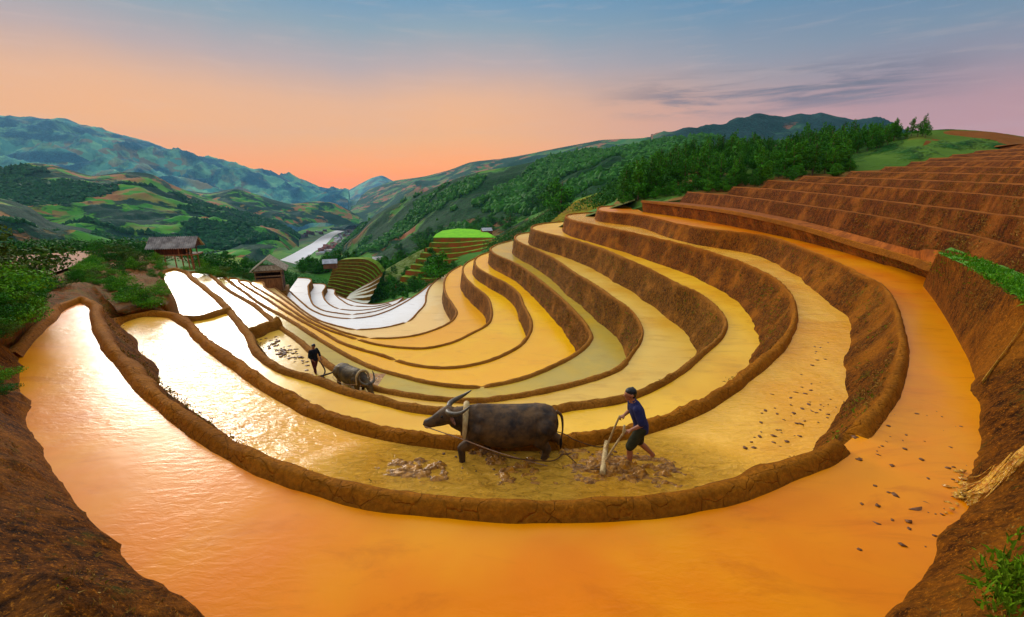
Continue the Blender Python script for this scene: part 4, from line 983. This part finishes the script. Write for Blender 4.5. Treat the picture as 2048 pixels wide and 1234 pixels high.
# ------------------------------------------------------------------ cross bunds and small stepped fields further off
def small_bund(pts, z, w=.2, hb=.3, mat=EARTH, drop=.3):
    C = catmull(np.array([np.append(at_z(a, b, z+hb*.5)[:2], [a, b, z]) for a, b in pts]), .3)
    return sweep_bank(3, mat, w=w, hb=hb, drop=drop, run=.2, curve=C, gaps=[])
small_bund([(366,636),(385,636),(410,632),(436,624),(458,618)], ZL[2], .22, .28)
small_bund([(497,668),(512,664),(528,655),(545,650),(556,645)], ZL[3], .3, .62, drop=.6)
def step_field(top, bot, n, ztop_d, zbot_d, treadm, riserm, ncol=60, lab=None):
    A = row3([(a, b, ztop_d) for a, b in top], ncol); B = row3([(a, b, zbot_d) for a, b in bot], ncol)
    rows = []; mi = []
    for i in range(n+1):
        f = i/n; Pq = B*(1-f)+A*f; Pq[:, 2] += fbm(np.column_stack([Pq[:, :2]*.05, np.full(ncol, i)]), 2, 7)*.2
        if rows:
            prev = rows[-1]; lowz = prev.copy(); lowz[:, :2] = prev[:, :2]*.22+Pq[:, :2]*.78; rows.append(lowz); mi.append(0)
            rows.append(Pq); mi.append(1)
        else: rows.append(Pq-np.array([0, 0, 3.])); mi.append(1); rows.append(Pq)
    e = rows[-1]+np.array([0, 6, -.2]); rows.append(e); mi.append(0)
    V = np.array(rows).reshape(-1, 3); idx = np.repeat(mi, ncol-1)
    return structure(mesh_obj('stepped_field', V, grid_faces(len(rows), ncol), [treadm, riserm], smooth=False, matidx=idx))
TG = simple_mat('terrace_grass', lin(120, 160, 30), .9, lin(92, 104, 20), .6, .3, .1, .1)
TB = simple_mat('terrace_riser', lin(128, 84, 20), .9, lin(90, 66, 14), .7, .3, .1, .1)
RB = simple_mat('red_riser', lin(160, 70, 24), .9, lin(74, 92, 14), .25, .3, .1, .1)
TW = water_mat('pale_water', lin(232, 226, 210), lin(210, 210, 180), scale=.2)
step_field([(668,528),(680,520),(700,518),(735,520),(752,530),(764,545)], [(650,582),(662,587),(680,594),(698,600),(712,606),(722,612)], 11, 204, 190, TG, TB)
step_field([(700,590),(720,575),(745,560),(765,545)], [(690,603),(708,604),(722,606),(735,606)], 5, 184, 160, TW, TB, 30)
step_field([(772,538),(800,522),(830,506),(848,498)], [(768,556),(795,552),(822,544),(850,528)], 7, 214, 206, TG, simple_mat('pale_riser', lin(190, 196, 130), .9, lin(110, 130, 40), .5, .3, .1, .1), 30)
step_field([(868,476),(895,476),(930,476),(965,476),(992,476)], [(790,566),(850,572),(920,562),(990,535),(1050,500)], 8, 222, 186, TG, RB, 50)
step_field([(1150,402),(1185,390),(1225,378),(1268,371)], [(1090,452),(1130,440),(1185,424),(1262,412)], 11, 165, 120, TG, simple_mat('olive_riser', lin(150, 140, 24), .9, lin(120, 84, 20), .5, .3, .1, .1), 50)
step_field([(395,520),(420,517),(450,518),(478,522)], [(390,532),(420,534),(450,536),(486,536)], 3, 150, 118, TG, TB, 30)

# ------------------------------------------------------------------ weeds, straw and grass on the banks (nobody could count them)
GB = leaf_mat('bank_grass', (.06, .08, .002, 1), (.20, .40, .006, 1), 0); GD = leaf_mat('dry_grass', (.10, .045, .004, 1), (.50, .28, .05, 1), 0)
def weeds(name, P_, size, seed, mat, droop=.0):
    r = np.random.default_rng(seed); n = len(P_); m = 4
    base = np.repeat(P_, m, 0)+r.normal(size=(n*m, 3))*size*.25*np.array([1, 1, .3]); N = len(base)
    d = r.normal(size=(N, 3))*.55+np.array([0, 0, 1-droop]); d /= np.linalg.norm(d, axis=1)[:, None]; L = (size*r.uniform(.4, 1.3, N))[:, None]
    sd_ = np.cross(d, r.normal(size=(N, 3))); sd_ /= np.linalg.norm(sd_, axis=1)[:, None]; w = L*.10
    mid = base+d*L*.55; tip = base+d*L+np.array([0, 0, -1.])*L*.25
    V = np.stack([base-sd_*w, base+sd_*w, mid+sd_*w*.8, tip, mid-sd_*w*.8], 1).reshape(-1, 3)
    o = mesh_obj(name, V, np.arange(5*N).reshape(-1, 5), mat, smooth=False); return tag(o, kind='stuff')
def sample_bank(ob, n, seed, tmin=1.15, tmax=1.97, near=None):
    r = np.random.default_rng(seed); me = ob.data; nv = len(me.vertices); co = np.empty(nv*3); me.vertices.foreach_get('co', co); co = co.reshape(-1, 3)
    T = np.empty(nv, np.float32); me.attributes['t'].data.foreach_get('value', T)
    k = (T > tmin) & (T < tmax)
    if near: k &= np.linalg.norm(co, axis=1) < near
    c = co[k]; d = np.linalg.norm(c, axis=1); m = fbm(c*.8, 3, seed)+.25
    w = np.clip(m, .02, 1)*np.maximum(d, 4)**.5; i = r.choice(len(c), n, p=w/w.sum()); return c[i]+r.normal(size=(n, 3))*.05*np.array([1, 1, .6])
banks = [o for o in bpy.data.objects if o.name.startswith('terrace_bank')]
fg = bpy.data.objects['ground_bank']
weeds('grass', sample_bank(fg, 3800, 1, 1.4, 2.2), .045, 1, GD, .6); weeds('grass', sample_bank(fg, 500, 2, 1.6, 2.2), .06, 2, GB)
main = [o for o in banks if 'earth_bank' in o.data.materials[0].name][:6]
for i, o in enumerate(main):
    weeds('grass', sample_bank(o, 3600, 10+i, 1.12, 1.93), .05+.02*i, 10+i, GD, .5); weeds('grass', sample_bank(o, 700, 30+i, 1.2, 1.9), .06+.02*i, 30+i, GB, .2)
for i, o in enumerate([o for o in banks if o.data.materials[0] == dryM][:6]):
    weeds('grass', sample_bank(o, 1800, 50+i, 1.2, 2.0), .10, 50+i, GD, .5)
r = np.random.default_rng(4); gp = []
for _ in range(2600):
    x = r.uniform(1872, 2090); y = r.uniform(505, 612); y0 = np.interp(x, [1871, 1944, 1980, 2048, 2200], [501, 510, 527, 553, 600]); y1 = np.interp(x, [1871, 1944, 1980, 2048, 2200], [503, 538, 562, 604, 690])
    if y0 < y < y1: gp.append(at_z(x, y, ZT+.02))
weeds('grass', np.array(gp), .12, 5, leaf_mat('bright_grass', (.02, .12, .002, 1), (.16, .42, .01, 1), 0))
gp = np.array([at_z(a, b, ZT-.6)+np.array([0, 0, .1]) for a, b in zip(r.normal(2030, 36, 260), r.normal(1190, 34, 260))])
weeds('grass', gp, .09, 6, GB)

# ------------------------------------------------------------------ clods of mud in the ploughed water
CLM = simple_mat('wet_clod', lin(132, 80, 30), .5, lin(84, 48, 14), 20, .8, .01, .4)
protoc = []
for i in range(5):
    rr_ = np.random.default_rng(500+i); v = IV*np.array([1, .7, .30])*(1+.38*rr_.normal(size=(len(IV), 1)))
    protoc.append(v)
cm_ = [None]*5
def clod(px, py, z, s, label, group):
    i = int(rng.integers(5)); p = at_z(px, py, z)
    if cm_[i] is None:
        o = mesh_obj('mud_clod', protoc[i], IF, CLM, smooth=True); cm_[i] = o
        sub_ = None
    else:
        o = cm_[i].copy(); COL.objects.link(o)
    o.location = tuple(p); o.scale = (s, s, s); o.rotation_euler = (0, 0, rng.uniform(0, 6.28)); o['label'] = label; o['category'] = 'clod'; o['group'] = group
r = np.random.default_rng(9)
for _ in range(64):
    f = r.beta(1.2, 2.0); a = r.uniform(0, 1); x = np.interp(a, [0, .35, .7, 1], [1500, 1640, 1690, 1690]); y = np.interp(a, [0, .35, .7, 1], [905, 855, 800, 690])
    clod(x-f*150*(1 if a > .3 else .3)+r.normal()*8, y-f*20+r.normal()*8, ZL[1], r.uniform(.02, .065), 'small dark clod of mud in ochre water beside the right bank', 'mud clods along the right side of the ploughed terrace')
for _ in range(60):
    x = r.uniform(1700, 1935); y = r.uniform(820, 1110)
    if x < 1715+max(0, 900-y)*.4: continue
    clod(x, y, ZL[0], r.uniform(.012, .045), 'small brown clod of mud floating in the pinkish water at the right', 'mud clods in the topmost flooded terrace')
for _ in range(70):
    a = r.uniform(0, 1); b_ = r.uniform(0, 1)**1.4; x = 512+a*100+b_*22; y = 682+a*46-b_*14+r.normal()*5
    clod(x, y+4, ZL[3], r.uniform(.05, .17), 'dark clod of turned mud in the white water behind the far ploughman', 'mud clods in the far half-ploughed field')
for _ in range(46):
    x = r.uniform(880, 1290); y = r.uniform(895, 945)
    clod(x, y, ZL[1], r.uniform(.02, .06), 'lump of churned mud around the feet of the large buffalo and the harrow', 'churned mud round the large buffalo')
for x, y, s_ in [(1835,1020,.10),(1790,990,.07),(1850,1005,.05),(1712,876,.06),(1725,866,.05),(1318,880,.0)]:
    if s_: clod(x, y, ZL[0]-.01, s_, 'larger reddish lump of mud breaking the surface of the pinkish water', 'large mud lumps in the topmost flooded terrace')

# ------------------------------------------------------------------ huts
GREYROOF = simple_mat('weathered_roof_sheet', lin(176, 168, 158), .7, lin(96, 88, 84), 1.2, .4, .02, .3)
PLANK = simple_mat('weathered_planks', lin(98, 58, 36), .85, lin(48, 26, 18), 3, .6, .03, .2, stretch=(3, 3, .4))
PALE = simple_mat('pale_boards', lin(196, 180, 156), .8, lin(140, 120, 96), 3, .5, .02, .2)
POST = simple_mat('pole_wood', lin(160, 116, 74), .8, lin(96, 62, 38), 6)
def corr_roof(name, L, W, h, mat, parent, off=.0, pitch_x=0, n=46, th=.05, ov=0.0, amp=.035):
    """gable roof, ridge along x"""
    for sgn in (-1, 1):
        V = []; Fc = []; xs = np.linspace(-L/2, L/2, n*4+1)
        for lay in (0, th):
            for v in (0, .48, .5, 1.0+ov):
                z = h*(1-v)+(0.04 if v in (0, .48) else 0)
                for x in xs: V.append((x, sgn*W/2*v, off+z+amp*math.sin(2*math.pi*x/L*n)-lay))
        m = len(xs)
        for b_ in (0, 4):
            for q in range(3): Fc += [(b_*m+q*m+i, b_*m+q*m+i+1, b_*m+(q+1)*m+i+1, b_*m+(q+1)*m+i) for i in range(m-1)]
        Fc += [(3*m+i, 3*m+i+1, 7*m+i+1, 7*m+i) for i in range(m-1)]+[(q*m, (q+1)*m, (q+5)*m, (q+4)*m) for q in range(3)]+[(q*m+m-1, (q+1)*m+m-1, (q+5)*m+m-1, (q+4)*m+m-1) for q in range(3)]
        mesh_obj(name, V, Fc, mat, parent, smooth=False)
def part(name, boxes, mat, parent):
    v, f = join(boxes); return mesh_obj(name, v, f, mat, parent, smooth=False)
h1 = empty('stilt_granary', tuple(at_d(352, 530, 44)), R(14)); tag(h1, 'long stilted wooden granary with a corrugated grey roof above the left scrub', 'hut')
h1.location = tuple(at_d(357, 521, 44)); h1.scale = (.88, .88, .95)
part('post', [box(-1.7, -1.6, -.9, -.8, -.4, 1.6)], POST, h1); 
for x, y in ((-1.7, .8), (0, -.85), (0, .8), (1.25, -.85), (1.6, -.85), (1.6, .8), (1.45, -.2)): part('post', [box(x, x+.10, y, y+.10, -.9, 1.4)], POST, h1)
part('floor', [box(-1.75, 2.25, -.95, .95, .62, .74)], POST, h1)
part('wall', [box(-1.65, .9, -.86, .86, .742, 1.56)], PLANK, h1)
part('brace', [box(.55, .62, -.99, -.92, .3, 1.5)], POST, h1)
corr_roof('roof', 4.7, 2.9, 1.0, GREYROOF, h1, 1.42, n=22, amp=.05)
part('gable_board', [(np.array([(2.2, -.75, 1.5), (2.2, .75, 1.5), (2.2, 0, 2.3), (2.26, -.75, 1.5), (2.26, .75, 1.5), (2.26, 0, 2.3)]), [(0, 1, 2), (5, 4, 3), (0, 3, 4, 1), (1, 4, 5, 2), (2, 5, 3, 0)])], PLANK, h1)
hb_ = at_d(545, 577, 92); h2 = empty('field_hut', tuple(hb_), R(111)); tag(h2, 'small wooden hut with a pale gabled roof facing the terraces', 'hut')
corr_roof('roof', 6.2, 6.6, 2.5, PALE, h2, 4.2, n=16, amp=.06, th=.14)
part('wall', [box(-2.5, 2.5, -2.3, -2.15, .0, 4.6), box(-2.5, 2.5, 2.15, 2.3, 0, 4.6), box(2.35, 2.5, -2.146, 2.146, 0, 4.6)], PLANK, h2)
part('wall', [box(-2.5, -2.35, -2.146, 2.146, .0, 2.6)], simple_mat('bamboo_wall', lin(158, 104, 58), .8, lin(104, 60, 30), 2.5, .5, .05, .2, stretch=(3, 3, .4)), h2)
part('beam', [box(-2.62, -2.50, -2.6, 2.6, 2.95, 3.2)], POST, h2); part('beam', [box(-2.66, -2.52, -2.6, 2.6, 3.9, 4.2)], POST, h2)
part('gable_board', [(np.array([(-2.8, -2.7, 4.3), (-2.8, 2.7, 4.3), (-2.8, 1.6, 5.3), (-2.8, -1.6, 5.3), (-2.7, -2.7, 4.3), (-2.7, 2.7, 4.3), (-2.7, 1.6, 5.3), (-2.7, -1.6, 5.3)]), [(0, 3, 2, 1), (4, 5, 6, 7), (0, 1, 5, 4), (1, 2, 6, 5), (2, 3, 7, 6), (3, 0, 4, 7)])], PALE, h2)
for y in (-2.4, 2.3): part('post', [box(-2.8, -2.62, y, y+.18, -1.0, 4.3)], POST, h2)
part('platform', [box(-3.0, 3.0, -2.9, 2.9, -2.2, -.01)], simple_mat('hut_mound', lin(150, 96, 30), .9, lin(96, 70, 14), 1.5), h2)
hc = at_d(893, 520, 190)
far_huts = [(661,531,185,'tiny grey-roofed hut on the slope left of the stepped brown fields'), (757,522,235,'tiny pale-roofed hut at the top right of the stepped brown fields'), (973,464,250,'tiny grey-roofed hut behind the bright green knoll'), (1218,412,120,None)]
HR_ = [simple_mat('house_roof', c, .7, None, 1, .2, .1, .2) for c in (lin(200, 200, 205), lin(150, 80, 60), lin(120, 130, 150), lin(225, 215, 205))]
HW_ = [simple_mat('house_wall', c, .8, None, 1, .2, .1, .2) for c in (lin(225, 215, 200), lin(180, 160, 150), lin(150, 90, 60))]
def house_mesh(w, d, h, rh):
    V = [(-w, -d, 0), (w, -d, 0), (w, d, 0), (-w, d, 0), (-w, -d, h), (w, -d, h), (w, d, h), (-w, d, h), (-w, 0, h+rh), (w, 0, h+rh)]
    o_ = 1.12; e = [(-w*o_, -d*o_, h*.96), (w*o_, -d*o_, h*.96), (w*o_, d*o_, h*.96), (-w*o_, d*o_, h*.96), (-w*o_, 0, h+rh*1.05), (w*o_, 0, h+rh*1.05)]
    wall = (V, [(0, 1, 5, 4), (1, 2, 6, 9, 5), (2, 3, 7, 6), (3, 0, 4, 8, 7)]); e2 = [(a, b, c+.12*rh) for a, b, c in e]
    roof = (e+e2, [(0, 1, 5, 4), (3, 4, 5, 2), (6, 10, 11, 7), (9, 8, 11, 10), (0, 6, 7, 1), (3, 2, 8, 9), (0, 4, 10, 6), (4, 3, 9, 10), (1, 7, 11, 5), (5, 11, 8, 2)])
    return wall, roof
def house(name, w, d, h, rh, rm, wm, label, group=None, cat='house'):
    root = empty(name, (0, 0, 0)); tag(root, label, cat, group); a, b = house_mesh(w, d, h, rh)
    mesh_obj('wall', a[0], a[1], wm, root, smooth=False); mesh_obj('roof', b[0], b[1], rm, root, smooth=False); return root
for x, y, d_, lab in far_huts:
    if lab: hh = house('small_hut', 2.6, 2.0, 2.2, 1.3, HR_[0 if x != 757 else 3], HW_[2], lab, None, 'hut'); hh.location = tuple(at_d(x, y+5, d_)); hh.rotation_euler = (0, 0, R(20))
town = [house('town_house', 9, 6, 7+2*i, 4, HR_[i % 4], HW_[i % 3], 'small pale house in the town along the valley river', 'houses of the river town') for i in range(6)]
r = np.random.default_rng(77); first = [True]*6; spots = []
for _ in range(62): f = r.uniform(0, 1); spots.append((np.interp(f, [0, 1], [700, 640])+r.uniform(-5, 24)*(.4+f), np.interp(f, [0, 1], [462, 508])+r.normal()*2))
for _ in range(44): f = r.uniform(0, 1); spots.append((np.interp(f, [0, .5, 1], [532, 580, 645])+r.normal()*5, np.interp(f, [0, .5, 1], [496, 480, 464])+r.normal()*2.2))
for _ in range(8): spots.append((690+r.normal()*8, 512+r.normal()*3))
for x, y in spots:
    i = int(r.integers(6)); p = at_z(x, y, ZV+.5); rz = r.uniform(0, 3.1); sc = r.uniform(.6, 1.15)
    if first[i]: town[i].location = tuple(p); town[i].rotation_euler = (0, 0, rz); town[i].scale = (sc,)*3; first[i] = False
    else: dup(town[i], tuple(p), rz, sc)
# ------------------------------------------------------------------ inflow at the right
FO = simple_mat('foaming_water', lin(252, 200, 70), .12, lin(200, 112, 6), 26, 1.0, .05, .5)
def gush(pts, w, seed):
    r = np.random.default_rng(seed); P_ = np.array([hv for hv in pts]); C = catmull(np.column_stack([P_, np.zeros((len(P_), 1))]), .05)[:, :3]
    n = len(C); T = np.gradient(C, axis=0); T /= np.linalg.norm(T, axis=1)[:, None]; sd_ = np.cross(T, [0, 0, 1]); sd_ /= np.linalg.norm(sd_, axis=1)[:, None]
    rows = []
    for j in range(13):
        u = (j/12-.5)*2; ww = w*np.linspace(.6, 1.5, n); q = C+sd_*(u*ww)[:, None]; q[:, 2] += .07*(1-u*u)
        q += (fbm(q*13, 5, seed)*w*.9)[:, None]*np.array([.6, .6, 1]); rows.append(q)
    return structure(mesh_obj('water', np.array(rows).reshape(-1, 3), grid_faces(13, n), FO))
def onbank(px, py, lift=.03):
    l_, ob = hit(px, py); v = np.array(l_) if l_ is not None else at_z(px, py, -3.2); return v*(1-lift/np.linalg.norm(v)*1.0)
bpy.context.view_layer.update()
gp_ = [onbank(x, y) for x, y in ((2070, 892), (2030, 925), (1995, 955), (1962, 985), (1930, 998))]
Vs = []; Fs = []; off_ = 0
for q in range(18):
    r = np.random.default_rng(600+q); lat = r.normal()*.07; k0 = int(r.integers(0, 3)); pts = [p+np.array([.45, .85, .2])*lat*(.5+.4*i)+r.normal(size=3)*.025+np.array([0, 0, .03+.03*r.uniform()]) for i, p in enumerate(gp_)][k0:]
    o = tube('tmp', pts, [.009*r.uniform(.4, 1)]+[.006*r.uniform(.4, 1.2)], FO, None, 5, 5); me = o.data
    co = np.empty(len(me.vertices)*3); me.vertices.foreach_get('co', co); Vs.append(co.reshape(-1, 3)); Fs += [tuple(i+off_ for i in p.vertices) for p in me.polygons]; off_ += len(me.vertices)
    bpy.data.objects.remove(o)
structure(mesh_obj('water', np.concatenate(Vs), Fs, FO))
gush([p+np.array([0, 0, .0]) for p in gp_], .075, 3)
gush([onbank(2052, 640), onbank(2020, 690), onbank(1990, 730), onbank(1962, 768)], .012, 4)
r = np.random.default_rng(31)
Vs = []; Fs = []
for q in range(60):
    p = at_z(1925+r.normal()*20, 985+r.normal()*17, ZL[0]+r.uniform(-.01, .03)); s_ = r.uniform(.012, .04)
    Vs.append((IV*np.array([1.3, 1, .4])*(1+.35*r.normal(size=(len(IV), 1))))*s_+p); Fs.append(IF+q*len(IV))
structure(mesh_obj('water', np.concatenate(Vs), np.concatenate(Fs), FO))

pq = [(1735,528),(1790,532),(1850,528),(1890,545),(1900,640),(1840,640),(1790,600)]
tri_poly('water', pp(pq, Z0-.004), Z0-.004, WMAT[0])
zk = at_d(925, 476, 222)[2]
tri_poly('grass_ground', pp([(866,475),(872,468),(885,461),(915,457),(945,458),(972,463),(994,475)], zk+.15), zk+.15, simple_mat('bright_crop', lin(130, 205, 10), .9, lin(100, 180, 8), .3, .3, .1, .1))

PL = hill_mat('ploughed_hill', 30, (.05, .09, .01, 1), (.22, .08, .012, 1), (.30, .11, .02, 1), (.26, .10, .02, 1), fmask=(.60, .66), soilm=(.3, .4), terr=.9)
sheet('slope', [[(1840,302,90),(1900,300,90),(1980,294,92),(2080,292,92),(2300,292,92)], [(1850,284,95),(1910,280,97),(1990,276,98),(2080,282,98),(2300,290,98)], [(1862,268,103),(1900,262,103.5),(1987,264.5,103),(2080,278.5,103),(2300,305,103)], [(1862,276,108),(1900,272,108),(1987,274,108),(2080,288,108),(2300,320,108)]], 90, (8, 10, 3), PL, amp=.25, freq=1/5, keep=.5, seed=72, ridged=False)

tri_poly('ground', pp([(-90,640),(70,640),(70,726),(20,760),(-90,800)], -4.25), -4.25, EARTH_G)

# turned mud standing out of the water round the buffalo and the harrow
MUD, t, b, pos, out = newmat('wet_turned_mud')
n1 = t.noise(pos, 9, 6, .7, .6); t.l(t.mix(t.smooth(n1, .35, .65), lin(104, 60, 8), lin(192, 126, 22)), b.inputs['Base Color']); bump(t, b, n1, .8, .03)
b.inputs['Roughness'].default_value = .22; b.inputs['Specular IOR Level'].default_value = .6; b.inputs['Specular Tint'].default_value = (1, .85, .6, 1)
def mud_patch(cx, cy, z, rx, ry, n, fr, h, seed, thr=.02):
    gx, gy = np.meshgrid(np.linspace(-1.05, 1.05, n), np.linspace(-1.05, 1.05, int(n*ry/rx)+8)); q = np.hypot(gx, gy)
    P_ = np.column_stack([(cx+gx*rx).ravel(), (cy+gy*ry).ravel(), np.zeros(gx.size)])
    v = fbm(P_*np.array([fr, fr*1.7, 1]), 4, seed, .55)*.7+fbm(P_*np.array([fr*.3, fr*.3, 1]), 2, seed+3)*.6
    P_[:, 2] = z-.03+(v-thr)*h*np.clip(1.15-q.ravel(), 0, 1)-.10*np.clip(q.ravel()-.75, 0, 1)
    return tag(mesh_obj('mud', P_, grid_faces(gx.shape[0], gx.shape[1]), MUD), kind='stuff')
mud_patch(-.05, 7.22, -5.0, 2.8, .72, 480, 5.2, .30, 5, -.05)
mud_patch(2.2, 7.0, -5.0, 1.7, .6, 300, 5.2, .26, 6, .03)
pz = at_z(655, 765, -9.1); mud_patch(pz[0]-.3, pz[1]+.2, -9.1, 2.6, 1.0, 200, 3.0, .4, 8, -.02)
